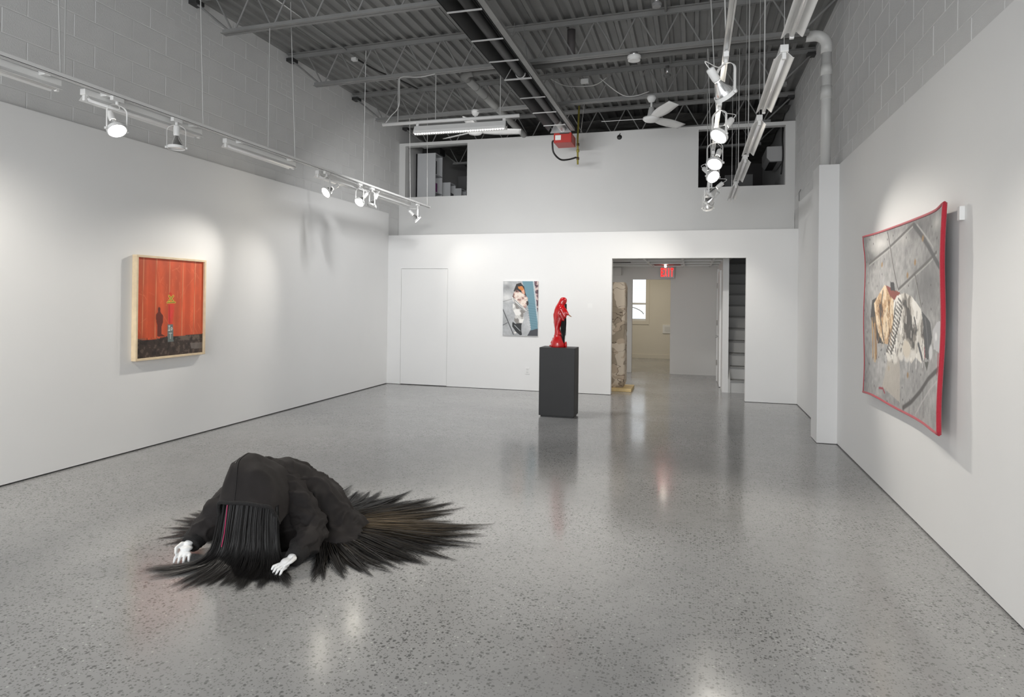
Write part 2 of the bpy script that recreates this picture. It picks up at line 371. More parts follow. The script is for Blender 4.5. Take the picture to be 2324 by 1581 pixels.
def pane_material():
    m = bpy.data.materials.new('bright_pane'); m.use_nodes = True; nt = m.node_tree; b = nt.nodes['Principled BSDF']
    tc = nt.nodes.new('ShaderNodeTexCoord'); v = nt.nodes.new('ShaderNodeTexBrick'); v.inputs['Scale'].default_value = 5; v.inputs['Color1'].default_value = (0.9, 0.95, 1, 1); v.inputs['Color2'].default_value = (0.82, 0.87, 0.92, 1); v.inputs['Mortar'].default_value = (0.7, 0.75, 0.8, 1)
    mp = nt.nodes.new('ShaderNodeMapping'); mp.inputs['Rotation'].default_value = (PI / 2, 0, 0); nt.links.new(tc.outputs['Object'], mp.inputs[0]); nt.links.new(mp.outputs[0], v.inputs['Vector'])
    nt.links.new(v.outputs[0], b.inputs['Emission Color']); b.inputs['Emission Strength'].default_value = 0.85; b.inputs['Base Color'].default_value = (0.3, 0.3, 0.3, 1); b.inputs['Roughness'].default_value = 0.2
    return m
M_pane = pane_material()
w1 = bpy.data.objects.new('window_1', None); w1.location = (-1.62, 17.3, 0.97); COL.objects.link(w1); struct(w1, 'bright frosted sash window of the back room')
MB().box(WX0, WX1, 17.33, 17.34, 1.44, WZ1).build('pane', M_pane, w1); MB().box(WX0, WX1, 17.31, 17.32, WZ0 + 0.06, 1.40).build('pane', M_pane, w1)
MB().box(WX0, WX1, 17.30, 17.345, 1.395, 1.445).build('meeting_rail', M_white, w1); MB().box(WX0, WX1, 17.29, 17.34, WZ0, WZ0 + 0.05).build('bottom_rail', M_white, w1)
fr = MB().box(WX1, WX1 + 0.09, 17.262, 17.281, WZ0 - 0.09, WZ1 + 0.1).build('casing', M_cream, w1); MB().box(WX0, WX1, 17.262, 17.281, WZ0 - 0.09, WZ0).build('sill', M_cream, w1)
arc = MB(); arc.tube([V(-2.0 + 0.05 * i, 17.306, 1.08 + 0.28 * math.sqrt(max(0, 1 - ((0.05 * i - 0.15) / 0.62) ** 2))) for i in range(16)], 0.012, 6); arc.build('arch_bar', mat('window_arch', (0.5, 0.52, 0.54), 0.5), w1)
# hall door at the right, standing ajar in the stair wall
d2 = MB().box(0.445, 0.47, 11.9, 12.85, 0.01, 2.05).build('door_2', M_white); struct(d2, 'white hall door in the stair wall, seen edge on')
for z in (0.3, 1.05, 1.75): MB().tube([(0.437, 12.85, z), (0.437, 12.85, z + 0.1)], 0.012, 8).build('hinge', M_silver, d2)
MB().lathe([(0.0, -0.05), (0.022, -0.048), (0.026, -0.03), (0.012, -0.012), (0.012, 0.01)], 12, Matrix.Translation((0.44, 12.3, 0.87)) @ Matrix.Rotation(PI / 2, 4, 'Y')).build('door_knob', M_silver, d2, smooth=True)
struct(MB().box(0.43, 0.472, 12.86, 12.95, 0.0, 2.12).build('trim_2', M_white), 'white casing beside the hall door')
# stairs
st = bpy.data.objects.new('staircase', None); st.location = (0.95, 11.27, 0); COL.objects.link(st); struct(st, 'white painted wooden stairs rising behind the back wall')
for i in range(12):
    y = 11.27 + 0.22 * i; z = 0.206 * (i + 1)
    s_ = MB().box(0.60, 1.38, y, y + 0.5, max(0, z - 0.4), z - 0.028).build('riser', mat('stair_paint', (0.55, 0.55, 0.54), 0.6), st)
    MB().box(0.60, 1.38, y - 0.022, y + 0.24, z - 0.028, z).build('tread', mat('stair_tread', (0.30, 0.30, 0.295), 0.6), st, bevel=0.006)
MB().prism([(11.25, 0.22), (11.25, 0.0), (11.6, 0.0), (13.9, 2.2), (13.9, 2.6)], 0.565, 0.60, 'X').build('stringer', mat('stair_paint', (0, 0, 0)), st)
# loft interior
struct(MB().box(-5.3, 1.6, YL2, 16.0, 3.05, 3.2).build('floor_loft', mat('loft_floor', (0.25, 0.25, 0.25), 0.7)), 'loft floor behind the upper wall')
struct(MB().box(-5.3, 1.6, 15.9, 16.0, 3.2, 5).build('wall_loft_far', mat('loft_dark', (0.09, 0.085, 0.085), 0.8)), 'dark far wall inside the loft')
foil = mat('foil_insulation', (0.20, 0.195, 0.185), 0.38, metal=0.55, noise_scale=4, noise_amt=0.5, bump=1.0, bump_scale=9)
rows = [[V(x, y, zdeck(x) - 0.075 - 0.05 * abs(math.sin(y * 2.6 + 0.6 * math.sin(x * 2))) + 0.03 * noise.noise(V(x * 3, y * 5, 0))) for x in np.linspace(-5.2, 1.48, 60)] for y in np.linspace(11.3, 15.9, 60)]
struct(MB().grid(rows).build('ceiling_foil', foil, smooth=True), 'crumpled foil insulation under the loft roof')

# boxed column on the right with the white vent pipe
cl = MB().box(1.283, XR, 7.545, 7.90, 0.006, 2.975).build('boxed_column', M_wall)
struct(cl, 'white boxed pipe column standing out from the right wall')
vp = thing('vent_pipe', 'white plastic vent pipe running under the deck and down to the boxed column', 'pipe', (1.37, 7.7, 2.976))
yp = 7.70; zp = zdeck(1.3) - 0.395
def arc3(c, a, b, r, n=8): return [Vector(c) + Vector(a) * (r * math.cos(t)) + Vector(b) * (r * math.sin(t)) for t in [PI / 2 * i / n for i in range(n + 1)]]
MB().tube([(1.37, yp, 2.976), (1.37, yp, zp - 0.12)], 0.052, 20).build('downpipe', M_pipe, vp, smooth=True)
MB().tube([(1.16, yp, zp)] + arc3((1.25, yp, zp - 0.12), (0, 0, 1), (1, 0, 0), 0.12)[0:] + [(1.37, yp, zp - 0.2)], 0.058, 20).build('elbow', M_pipe, vp, smooth=True)
for z0, z1 in ((3.98, 4.10), (3.72, 3.86)): MB().tube([(1.37, yp, z0), (1.37, yp, z1)], 0.058, 20).build('coupling', M_pipe, vp, smooth=True)
MB().tube([(1.17, yp, zp - 0.002), (-2.72, yp, zp - 0.065)], 0.052, 18).build('cross_pipe', M_pipe_d, vp, smooth=True)
MB().tube([(-2.70, yp, zp - 0.065)] + [Vector((-2.72, yp + 0.14, zp - 0.066)) + Vector((-0.14 * math.sin(t), -0.14 * math.cos(t), 0)) for t in [PI / 2 * i / 8 for i in range(9)]] + [(-2.86, yp + 0.22, zp - 0.066)], 0.058, 18).build('elbow', M_pipe_d, vp, smooth=True)
MB().tube([(-2.86, yp + 0.2, zp - 0.066), (-2.86, 11.1, zp - 0.07)], 0.052, 18).build('back_pipe', mat('pvc_mid', (0.30, 0.30, 0.29), 0.5), vp, smooth=True)
for y in (8.25, 8.62): MB().tube([(-2.86, y, zp - 0.066), (-2.86, y + 0.012, zp - 0.066)], 0.056, 18).build('coupling', M_pipe_d, vp, smooth=True)
MB().tube([(-1.45, yp, zp - 0.06), (-1.45, yp - 0.02, zdeck(-1.45) - 0.02)], 0.05, 16).build('vent_stub', mat('stub_dark', (0.11, 0.10, 0.10), 0.6), vp, smooth=True)

# ------------------------------------------------------------------ open web joists
def make_joist(label, y, bx0, bx1):
    j = thing('bar_joist', label, 'joist', (-5.22, y, 4.71), 'steel roof joists'); j.rotation_euler = (0, -math.atan(SLOPE), 0)
    def part(name, mb, m=M_steel): return mb.build(name, m, j, local=True)
    L = 6.72
    t = MB(); t.box(0.0, L, -0.052, -0.010, -0.008, 0.0); t.box(0.0, L, 0.010, 0.052, -0.008, 0.0); t.box(0, L, -0.016, -0.010, -0.060, -0.008); t.box(0, L, 0.010, 0.016, -0.060, -0.008); part('top_chord', t)
    b = MB(); x0, x1 = bx0 + 5.22, bx1 + 5.22
    b.box(x0, x1, -0.045, -0.007, -0.455, -0.448); b.box(x0, x1, 0.007, 0.045, -0.455, -0.448); b.box(x0, x1, -0.013, -0.007, -0.448, -0.405); b.box(x0, x1, 0.007, 0.013, -0.448, -0.405); part('bottom_chord', b)
    pitch = 0.447; nb = int((x1 - x0 - 0.2) / pitch); xb = [x0 + 0.13 + i * (x1 - x0 - 0.26) / nb for i in range(nb + 1)]
    dx = xb[1] - xb[0]
    def rodm(d):
        o = MB().tube([(0, 0, 0), (d, 0, 0.385)], 0.0095, 8).build('tmp', M_steel); me = o.data; bpy.data.objects.remove(o); return me
    up, dn = rodm(dx / 2 - 0.03), rodm(-(dx / 2 - 0.03))
    for i, x in enumerate(xb):
        child('web_rod', up, j, (x + 0.015, 0, -0.43)); child('web_rod', dn, j, (x - 0.015, 0, -0.43))
    part('end_diagonal', MB().tube([(0.04, 0, -0.07), (xb[0] - 0.05, 0, -0.43)], 0.012, 8)); part('end_diagonal', MB().tube([(L - 0.04, 0, -0.07), (xb[-1] + 0.05, 0, -0.43)], 0.012, 8))
    for x in (0.0, L - 0.1): part('bearing_seat', MB().box(x, x + 0.1, -0.06, 0.06, -0.10, -0.058), M_dark)
    return j
JL = ['grey open web joist nearest the camera, its lower chord end above the left wall', 'grey open web joist with the vent pipe along its lower chord',
      'grey open web joist that carries the two ceiling fans', 'grey open web joist just behind the top of the loft wall', 'grey open web joist inside the loft']
for lab, y in zip(JL, JY): make_joist(lab, y, -4.83, 1.15)

# ------------------------------------------------------------------ radiant tube heater
hz = 4.10; hx = -2.01
ht = thing('tube_heater', 'long dark radiant tube heater hanging under the joists, ending in a red burner box', 'heater', (hx, 7.5, hz))
refl = [(hx - 0.165, hz - 0.012), (hx - 0.165, hz), (hx - 0.10, hz + 0.13), (hx + 0.10, hz + 0.13), (hx + 0.165, hz), (hx + 0.165, hz - 0.012)]
MB().sheet(refl, 3.0, 9.75).build('reflector', M_dark, ht, solid=0.002)
MB().tube([(hx + 0.03, 3.0, hz + 0.05), (hx + 0.03, 9.4, hz + 0.05)], 0.05, 20).build('radiant_tube', M_tube, ht, smooth=True)
MB().tube([(hx + 0.03, 9.4, hz + 0.05), (hx + 0.03, 9.9, hz + 0.05)], 0.05, 20).build('burner_tube', mat('pale_tube', (0.45, 0.45, 0.44), 0.4, metal=0.4), ht, smooth=True)
MB().box(hx + 0.172, hx + 0.232, 3.0, 9.8, hz - 0.004, hz + 0.035).build('side_rail', M_steel, ht)
for y in (4.8, 5.47, 6.14, 6.73, 8.04, 8.72, 9.39): MB().bar((hx - 0.167, y, hz - 0.014), (hx + 0.167, y, hz - 0.014), 0.012, 0.012).build('cross_bracket', M_rod, ht)
hk = MB(); hk.bar((hx - 0.167, 7.32, hz - 0.014), (hx + 0.167, 7.32, hz - 0.014), 0.02, 0.014); hk.bar((hx - 0.16, 7.32, hz - 0.01), (hx - 0.08, 7.32, hz + 0.12), 0.012, 0.006); hk.bar((hx + 0.16, 7.32, hz - 0.01), (hx + 0.08, 7.32, hz + 0.12), 0.012, 0.006)
for s in (-1, 1): hk.tube([(hx + 0.03 + s * 0.055 * math.cos(t), 7.32, hz + 0.05 - 0.055 * math.sin(t)) for t in [PI / 2 * i / 6 for i in range(7)]], 0.008, 6)
hk.build('tube_hanger', M_rod, ht)
for y in (5.0, 7.32, 9.0):
    for s in (-1, 1): MB().tube([(hx + s * 0.12, y, hz + 0.13), (hx + s * 0.05, y, zdeck(hx) - 0.01)], 0.004, 6).build('hanger_chain', M_steel, ht)
MB().prism([(hx - 0.165, hz - 0.01), (hx + 0.165, hz - 0.01), (hx + 0.10, hz + 0.13), (hx - 0.10, hz + 0.13)], 9.85, 9.865, 'Y').build('end_plate', M_silver, ht)
M_red = mat('red_enamel', S(176, 40, 30), 0.4)
bb = MB().box(-2.125, -1.845, 9.88, 10.25, 3.945, 4.095).build('burner_box', M_red, ht, bevel=0.006)
MB().box(-2.10, -2.01, 9.874, 9.88, 3.985, 4.06).build('rating_label', M_white, bb)
MB().box(-2.03, -1.88, 9.868, 9.885, 4.078, 4.097).build('switch_strip', M_black, bb)
hose = spline([(-2.126, 10.0, 4.01), (-2.165, 10.0, 4.0), (-2.17, 10.0, 3.95), (-2.15, 10.02, 3.82), (-2.06, 10.1, 3.73), (-1.95, 10.2, 3.745), (-1.83, 10.25, 3.785)], 6)
MB().tube(hose, 0.014, 10).build('gas_hose', M_black, ht, smooth=True)
gp = thing('gas_pipe', 'yellow green gas pipe dropping beside the red burner box', 'pipe', (-1.815, 10.3, 3.6))
M_gas = mat('gas_yellow', S(150, 140, 60), 0.5); M_gasd = mat('gas_brown', S(90, 70, 40), 0.5)
MB().tube([(-1.80, 10.29, 4.62), (-1.82, 10.29, 4.1), (-1.815, 10.3, 3.68)], 0.015, 10).build('riser', M_gas, gp, smooth=True)
for z, m_ in ((4.0, M_gasd), (3.90, M_gas), (3.775, M_gasd)): MB().tube([(-1.816, 10.3, z - 0.02), (-1.816, 10.3, z + 0.02)], 0.023, 10).build('fitting', m_, gp, smooth=True)
MB().tube([(-1.815, 10.3, 3.68), (-1.815, 10.3, 3.745)], 0.012, 8).build('drip_leg', mat('pale_green', S(190, 200, 165), 0.5), gp)
MB().bar((-1.78, 10.35, 4.2), (-1.70, 10.2, 4.66), 0.006, 0.006).build('brace', M_rod, gp)

# ------------------------------------------------------------------ ceiling fans
def make_fan(label, loc, azs, zc, zh):
    f = thing('ceiling_fan', label, 'fan', loc, 'white ceiling fans'); x, y = loc[0], loc[1]
    T = Matrix.Translation((x, y, 0))
    MB().lathe([(0.0, zc), (0.065, zc), (0.062, zc - 0.03), (0.04, zc - 0.075), (0.012, zc - 0.085)], 24, T).build('canopy', M_white, f, smooth=True)
    MB().tube([(x, y, zc - 0.08), (x, y, zh + 0.14)], 0.014, 12).build('downrod', M_white, f, smooth=True)
    MB().lathe([(0.0, zh + 0.16), (0.035, zh + 0.16), (0.06, zh + 0.03), (0.115, zh + 0.02), (0.118, zh - 0.005), (0.09, zh - 0.032), (0.0, zh - 0.042)], 28, T).build('motor', M_white, f, smooth=True)
    for az in azs:
        a = math.radians(az); d = V(math.cos(a), math.sin(a), 0); n = V(-math.sin(a), math.cos(a), 0); rows = []
        for i in range(13):
            t = i / 12; r = 0.09 + 0.60 * t; wd = 0.05 + 0.035 * math.sin(min(1, t * 2.2) * PI / 2) - 0.035 * max(0, t - 0.55)
            rows.append([V(x, y, zh + 0.01) + d * r + n * (s * wd) + V(0, 0, -s * wd * 0.28 + 0.012 * t) for s in (-1, -0.4, 0.4, 1)])
        MB().grid(rows).build('blade', M_white, f, smooth=True, solid=0.007)
    return f
make_fan('white three blade ceiling fan in clear view right of the red burner box', (-0.59, 9.18, 4.33), (-62, 55, 176), 4.345, 4.03)
make_fan('white ceiling fan half hidden behind the lit LED fixture', (-3.18, 9.18, 4.33), (-80, 18, 150), 4.325, 4.0)

# ------------------------------------------------------------------ LED wall washer on its own bar
lb = thing('led_fixture', 'lit white LED wash fixture hanging from a short bar below the joists', 'light fixture', (-2.9, 7.47, 3.55))
MB().tube([(-3.83, 7.47, 3.70), (-2.03, 7.47, 3.70)], 0.022, 12).build('bar', M_white, lb, smooth=True)
hs_ = [(7.44, 3.645), (7.50, 3.645), (7.515, 3.60), (7.51, 3.545), (7.40, 3.545), (7.405, 3.58)]
MB().prism(hs_, -3.38, -2.19, 'X').build('housing', M_white, lb, bevel=0.004)
for x in (-3.35, -2.22):
    MB().tube([(x, 7.47, 3.645), (x, 7.47, 3.69)], 0.02, 12).build('clamp', M_white, lb, smooth=True)
    MB().tube([(x - 0.03, 7.47, 3.615), (x + 0.03, 7.47, 3.615)], 0.035, 14).build('pivot', M_white, lb, smooth=True)
led = MB().lathe([(0.0, -0.012), (0.006, -0.010), (0.0095, 0.0), (0.0095, 0.004)], 10).build('tmp', M_led); lme = led.data; bpy.data.objects.remove(led)
for i in range(37): child('led_lens', lme, lb, V(-3.36 + i * (1.14 / 36), 7.425, 3.545) - lb.location)
ld = bpy.data.lights.new('led_light', 'AREA'); ld.shape = 'RECTANGLE'; ld.size = 1.15; ld.size_y = 0.05; ld.energy = 45; ld.spread = math.radians(170); lo_ = bpy.data.objects.new('led_light', ld); lo_.location = V(-2.785, 7.535, 3.578) - lb.location; lo_.parent = lb; lo_.rotation_euler = (math.radians(38), 0, 0); COL.objects.link(lo_)
for x in (-3.62, -3.11, -2.27): MB().tube([(x, 7.47, 3.71), (x, 7.47, 4.27)], 0.006, 8).build('hanger_rod', M_rod, lb)
MB().tube(spline([(-3.80, 7.47, 3.71), (-3.72, 7.47, 3.80), (-3.60, 7.45, 3.92), (-3.58, 7.42, 4.2), (-3.54, 7.40, 4.26), (-3.3, 7.4, 4.24), (-3.1, 7.42, 4.27)], 6), 0.006, 8).build('power_cable', M_rod, lb, smooth=True)

# ------------------------------------------------------------------ tracks
def make_track(label, x, y0, y1, z, rods):
    t = thing('lighting_track', label, 'track', (x, (y0 + y1) / 2, z), 'white lighting tracks')
    c = MB().prism([(x - 0.018, z + 0.03), (x + 0.018, z + 0.03), (x + 0.018, z), (x + 0.008, z), (x + 0.008, z + 0.012), (x - 0.008, z + 0.012), (x - 0.008, z), (x - 0.018, z)], y0, y1, 'Y').build('channel', M_track if x > 0 else M_white, t)
    MB().box(x - 0.0075, x + 0.0075, y0 + 0.01, y1 - 0.01, z + 0.010, z + 0.0118).build('slot', M_slot if x < 0 else M_silver, t)
    if x < 0: MB().box(x + 0.018, x + 0.0186, y0, y1, z + 0.001, z + 0.005).build('groove', M_slot, t)
    for yy in (y1 - 0.02,): MB().box(x - 0.02, x + 0.02, yy, yy + 0.03, z - 0.002, z + 0.032).build('end_cap', M_white, t)
    for (yr, xt, yt, zt) in rods: MB().tube([(x, yr, z + 0.03), (xt, yt, zt)], 0.0045, 8).build('hanger_rod', M_rod, t)
    return t
LX, LZ, RX, RZ = -4.25, 3.0, 0.175, 3.0
make_track('long white lighting track hanging along the left wall', LX, 2.2, 10.0, LZ, [(3.47, LX, 3.40, 4.7), (3.50, LX, 3.50, 4.7), (4.83, LX, 4.75, 4.7), (5.75, LX, 5.75, 4.28), (6.22, LX, 6.1, 4.7), (7.75, -4.07, 7.45, 4.66), (9.24, LX, 9.18, 4.28), (9.90, LX, 9.86, 4.7)])
make_track('long metal lighting track hanging along the right side overhead', RX, 2.4, 9.35, RZ, [(4.1, RX - 0.06, 4.1, 4.75), (5.75, RX - 0.07, 5.75, 4.3), (7.47, RX - 0.05, 7.47, 4.3), (9.18, RX - 0.02, 9.18, 4.33)])

# ------------------------------------------------------------------ track lamps
def make_lamp(label, tx, ty, tz, target, energy, drop=0.19, cone=46, lens='off'):
    t = thing('track_lamp', label, 'lamp', (tx, ty, tz), 'track lamps with white yokes')
    piv = V(tx, ty, tz - 0.055 - drop); a = (Vector(target) - piv).normalized()
    p = V(0, 0, 1).cross(a); p = p.normalized() if p.length > 1e-3 else V(1, 0, 0)
    MB().box(tx - 0.016, tx + 0.016, ty - 0.05, ty + 0.05, tz - 0.03, tz + 0.012).build('adapter', M_white, t, bevel=0.003)
    MB().tube([(tx, ty, tz - 0.055), (tx, ty, tz - 0.03)], 0.012, 10).build('stem', M_white, t, smooth=True)
    R = 0.072; z0 = tz - 0.055; yk = MB(); pts = [piv - p * R + V(0, 0, 0)] + [V(tx, ty, z0 - 0.05) - p * R] + [V(tx, ty, z0 - 0.05) + p * (-R * math.cos(q)) + V(0, 0, 0.05 * math.sin(q)) for q in [PI * i / 12 for i in range(1, 12)]] + [V(tx, ty, z0 - 0.05) + p * R] + [piv + p * R]
    g = a.cross(p).normalized(); side = V(0, 0, 1).cross(p).normalized()
    rows = []
    for i, q in enumerate(pts): rows.append([q - side * 0.009, q + side * 0.009])
    yk.grid(rows).build('yoke', M_white, t, solid=0.003)
    for s in (-1, 1): MB().tube([piv + p * (s * (R - 0.002)), piv + p * (s * (R + 0.014))], 0.010, 10).build('knob', M_white, t, smooth=True)
    Mx = Matrix.Translation(piv) @ Matrix((( p.x, g.x, a.x, 0), (p.y, g.y, a.y, 0), (p.z, g.z, a.z, 0), (0, 0, 0, 1)))
    MB().lathe([(0.0625, -0.012), (0.069, -0.012), (0.069, 0.012), (0.0625, 0.012), (0.0625, -0.012)], 28, Mx).build('ring', M_white, t, smooth=False)
    MB().lathe([(0.020, -0.098), (0.023, -0.085), (0.030, -0.07), (0.050, -0.035), (0.061, -0.006), (0.061, 0.006)], 28, Mx).build('bulb', M_chrome, t, smooth=True)
    MB().lathe([(0.0, 0.013), (0.03, 0.0115), (0.055, 0.006), (0.061, 0.004)], 28, Mx).build('lens', M_lens if energy else M_lens_off, t, smooth=True)
    MB().lathe([(0.0, -0.19), (0.022, -0.188), (0.025, -0.18), (0.025, -0.115), (0.022, -0.10), (0.0, -0.098)], 20, Mx).build('socket', M_white, t, smooth=True)
    e = Mx @ V(0, 0, -0.18); MB().tube(spline([e + V(0, 0, 0.0), e + V(0, 0, 0.03) + side * 0.03 + (e - piv) * 0.1, V(tx, ty, z0 - 0.02) + p * 0.03 + side * 0.03, V(tx, ty, z0 + 0.015)], 8), 0.003, 6).build('cable', M_white, t, smooth=True)
    if energy:
        l = bpy.data.lights.new('spot', 'SPOT'); l.energy = energy; l.spot_size = math.radians(cone); l.spot_blend = 0.9; l.shadow_soft_size = 0.05; l.color = (1.0, 0.945, 0.86)
        o = bpy.data.objects.new('spot', l); o.location = piv + a * 0.03 - V(tx, ty, tz); o.rotation_euler = (-a).to_track_quat('Z', 'Y').to_euler(); o.parent = t; COL.objects.link(o)
    return t
make_lamp('brightly lit lamp on the left track nearest the camera', LX, 3.93, LZ, (-2.3, 3.3, 0.0), 150, cone=52)
make_lamp('lit lamp at the near end of the left track, beyond the left photo edge', LX, 2.62, LZ, (-5.1, 3.7, 0.9), 75, cone=100)
make_lamp('unlit silver bulb lamp pointing straight down from the left track', LX, 4.52, LZ, (LX + 0.05, 4.45, 0), 0)
make_lamp('lit lamp on the left track aimed back at the framed orange photograph', LX, 6.86, LZ, (-5.1, 5.2, 1.45), 85, cone=50)
make_lamp('lit lamp on the left track beside an unlit one', LX, 7.66, LZ, (-4.9, 5.6, 0.6), 60, cone=75)
make_lamp('unlit lamp on the left track just behind a lit one', LX, 8.0, LZ, (-4.7, 7.3, 1.0), 0)
make_lamp('last lamp on the left track, seen from the side above the flush door', LX, 9.52, LZ, (-2.75, 10.3, 1.1), 16, cone=90)
make_lamp('large lamp on the right track nearest the camera, facing the right wall', RX, 4.12, RZ, (1.42, 5.3, 1.0), 28, cone=70)
make_lamp('unseen lamp added at the near end of the right track, above the upper photo edge', RX, 2.7, RZ, (1.45, 3.1, 0.9), 45, cone=80)  # out of view, added to keep the near right wall bright
make_lamp('second lamp on the right track, lit and turned toward the floor figure', RX, 5.13, RZ, (-1.6, 3.6, 0.1), 120, cone=55)
make_lamp('third lamp on the right track, brightly lit', RX, 6.16, RZ, (-0.7, 4.0, 0.0), 120, cone=85)
make_lamp('fourth lamp on the right track, brightly lit and turned to the tapestry', RX, 6.79, RZ, (1.42, 4.95, 1.15), 130, cone=62)
make_lamp('fifth lamp on the right track, seen against the loft opening sill', RX, 7.88, RZ, (-1.6, 8.3, 1.25), 60, cone=30)
make_lamp('sixth lamp on the right track with mirrored bulb', RX, 8.55, RZ, (-1.5, 10.3, 1.1), 85, cone=85)
make_lamp('last lamp on the right track, farthest from the camera', RX, 9.1, RZ, (0.4, 10.3, 1.0), 32, cone=75)

# ------------------------------------------------------------------ fluorescent strips
def make_strip(label, x, y0, y1, z, grp, wires, tube=True):
    t = thing('fluorescent_strip', label, 'light fixture', (x, (y0 + y1) / 2, z), grp)
    MB().box(x - 0.024, x + 0.024, y0, y1, z - 0.045, z).build('channel', M_white, t, bevel=0.003)
    MB().sheet([(x - 0.058, z - 0.078), (x - 0.052, z - 0.078), (x - 0.022, z - 0.046), (x + 0.022, z - 0.046), (x + 0.052, z - 0.078), (x + 0.058, z - 0.078)], y0 + 0.02, y1 - 0.02).build('reflector', M_white, t, solid=0.002)
    for y in (y0 + 0.02, y1 - 0.02): MB().box(x - 0.012, x + 0.012, y - 0.012, y + 0.012, z - 0.085, z - 0.045).build('lamp_holder', M_white, t, bevel=0.003)
    if tube: MB().tube([(x, y0 + 0.03, z - 0.068), (x, y1 - 0.03, z - 0.068)], 0.0125, 12).build('tube', mat('unlit_tube', (0.85, 0.85, 0.85), 0.3), t, smooth=True)
    if not wires:
        for y in (y0 + 0.15, y1 - 0.15): MB().box(x + 0.02, x + 0.08, y - 0.02, y + 0.02, z - 0.02, z + 0.012).build('track_clip', M_white, t)
    for (yy, r, zt) in wires: MB().tube([(x, yy, z), (x, yy, zt)], r, 6).build('hanger_wire', M_rod, t)
    return t
for lab, y0, y1 in (('white fluorescent strip under the left track nearest the camera', 2.3, 3.54), ('white fluorescent strip behind the first two lamps of the left track', 3.72, 4.9), ('white fluorescent strip in the middle of the left track', 5.22, 6.34),
                    ('white fluorescent strip above the lit pair of lamps on the left track', 6.80, 8.0), ('white fluorescent strip at the far end of the left track', 8.22, 9.42)):
    make_strip(lab, LX - 0.095, y0, y1, LZ + 0.012, 'fluorescent strips along the left track', [])
FX = 0.515
for lab, y0, y1, w_ in (('white fluorescent strip hanging at the upper right, cut by the photo edge', 2.72, 3.92, [(3.0, 0.002, 4.8)]), ('large white fluorescent strip, second in the hanging right row', 4.2, 5.42, [(4.22, 0.002, 4.8), (5.38, 0.006, 4.8)]),
                        ('third white fluorescent strip of the hanging right row', 5.73, 6.98, [(5.76, 0.002, 4.32), (6.9, 0.006, 4.8)]), ('fourth white fluorescent strip of the hanging right row', 7.25, 8.5, [(7.27, 0.002, 4.8), (8.4, 0.006, 4.8)]),
                        ('farthest white fluorescent strip of the hanging right row', 8.83, 10.02, [(8.85, 0.002, 4.8), (9.8, 0.004, 4.8)])):
    make_strip(lab, FX, y0, y1, 3.06, 'fluorescent strips hanging on the right', w_)

# ------------------------------------------------------------------ small ceiling things
def conduit(label, pts, r=0.011, m=M_silver): return tag(MB().tube(pts, r, 8).build('conduit', m, smooth=True), label, 'conduit', 'ceiling conduits')
conduit('shiny metal conduit under the deck at the left', [(-4.30, 4.5, zdeck(-4.3) - 0.07), (-4.30, 7.36, zdeck(-4.3) - 0.07)])
conduit('black cable under the deck left of the fans', spline([(-4.28, 7.6, 4.62), (-4.2, 8.0, 4.60), (-4.1, 8.5, 4.63), (-4.05, 9.0, 4.66)], 6), 0.012, M_black)
conduit('dark conduit under the deck beside the round ceiling boxes', [(-0.33, 4.9, zdeck(-0.3) - 0.03), (-0.33, 9.1, zdeck(-0.3) - 0.03)], 0.014, M_steel)
conduit('drooping cable near the white junction box', spline([(-2.0, 9.05, 4.66), (-1.8, 9.05, 4.55), (-1.55, 9.06, 4.52), (-1.35, 9.06, 4.53), (-1.2, 9.06, 4.62)], 6), 0.006, M_rod)
conduit('cable sagging to the right ceiling fan', spline([(-1.3, 9.05, 4.62), (-1.1, 9.1, 4.45), (-0.95, 9.12, 4.36), (-0.8, 9.12, 4.35), (-0.62, 9.13, 4.40)], 6), 0.007, M_rod)
def puck(name, label, x, y, z, r, h, m, stem):
    t = thing(name, label, 'ceiling box', (x, y, z))
    MB().lathe([(0, z), (r, z), (r * 1.02, z - h * 0.4), (r * 0.94, z - h * 0.5), (r * 0.92, z - h * 0.95), (r * 0.8, z - h), (0, z - h)], 24, Matrix.Translation((x, y, 0))).build('cover', m, t, smooth=False)
    MB().tube([(x, y, z), (x, y, z + stem)], r * 0.5, 12).build('stem', M_silver, t, smooth=True)
puck('smoke_detector', 'round white detector hanging under the second joist', -0.68, 7.47, 4.29, 0.075, 0.055, M_white, 0.05)
puck('round_box', 'small round grey ceiling box near the right fan', -0.37, 8.95, 4.55, 0.05, 0.03, M_pipe_d, 0.12)
puck('round_box', 'round grey ceiling box at the top of the picture', -0.40, 6.88, 4.60, 0.05, 0.04, mat('grey_box', (0.3, 0.3, 0.3), 0.5), 0.1)
tag(MB().box(-1.57, -1.46, 9.06, 9.12, 4.57, 4.63).build('junction_box', M_white, bevel=0.004), 'white rectangular junction box on the joist left of the right fan', 'box')
tag(MB().box(-4.335, -4.265, 7.54, 7.6, 4.59, 4.63).build('junction_box', M_whited, bevel=0.004), 'pale junction box at the end of the shiny left conduit', 'box')
sp = thing('wall_speaker', 'small round black fitting high on the loft wall', 'speaker', (-1.215, YL, 4.22))
MB().lathe([(0, 0.02), (0.03, 0.018), (0.04, 0.01), (0.042, 0.0)], 20, Matrix.Translation((-1.215, YL, 4.22)) @ Matrix.Rotation(PI / 2, 4, 'X')).build('body', M_black, sp, smooth=True)
MB().tube([(-1.215, YL - 0.004, 4.26), (-1.20, YL - 0.004, 4.285)], 0.006, 6).build('wire', M_black, sp)
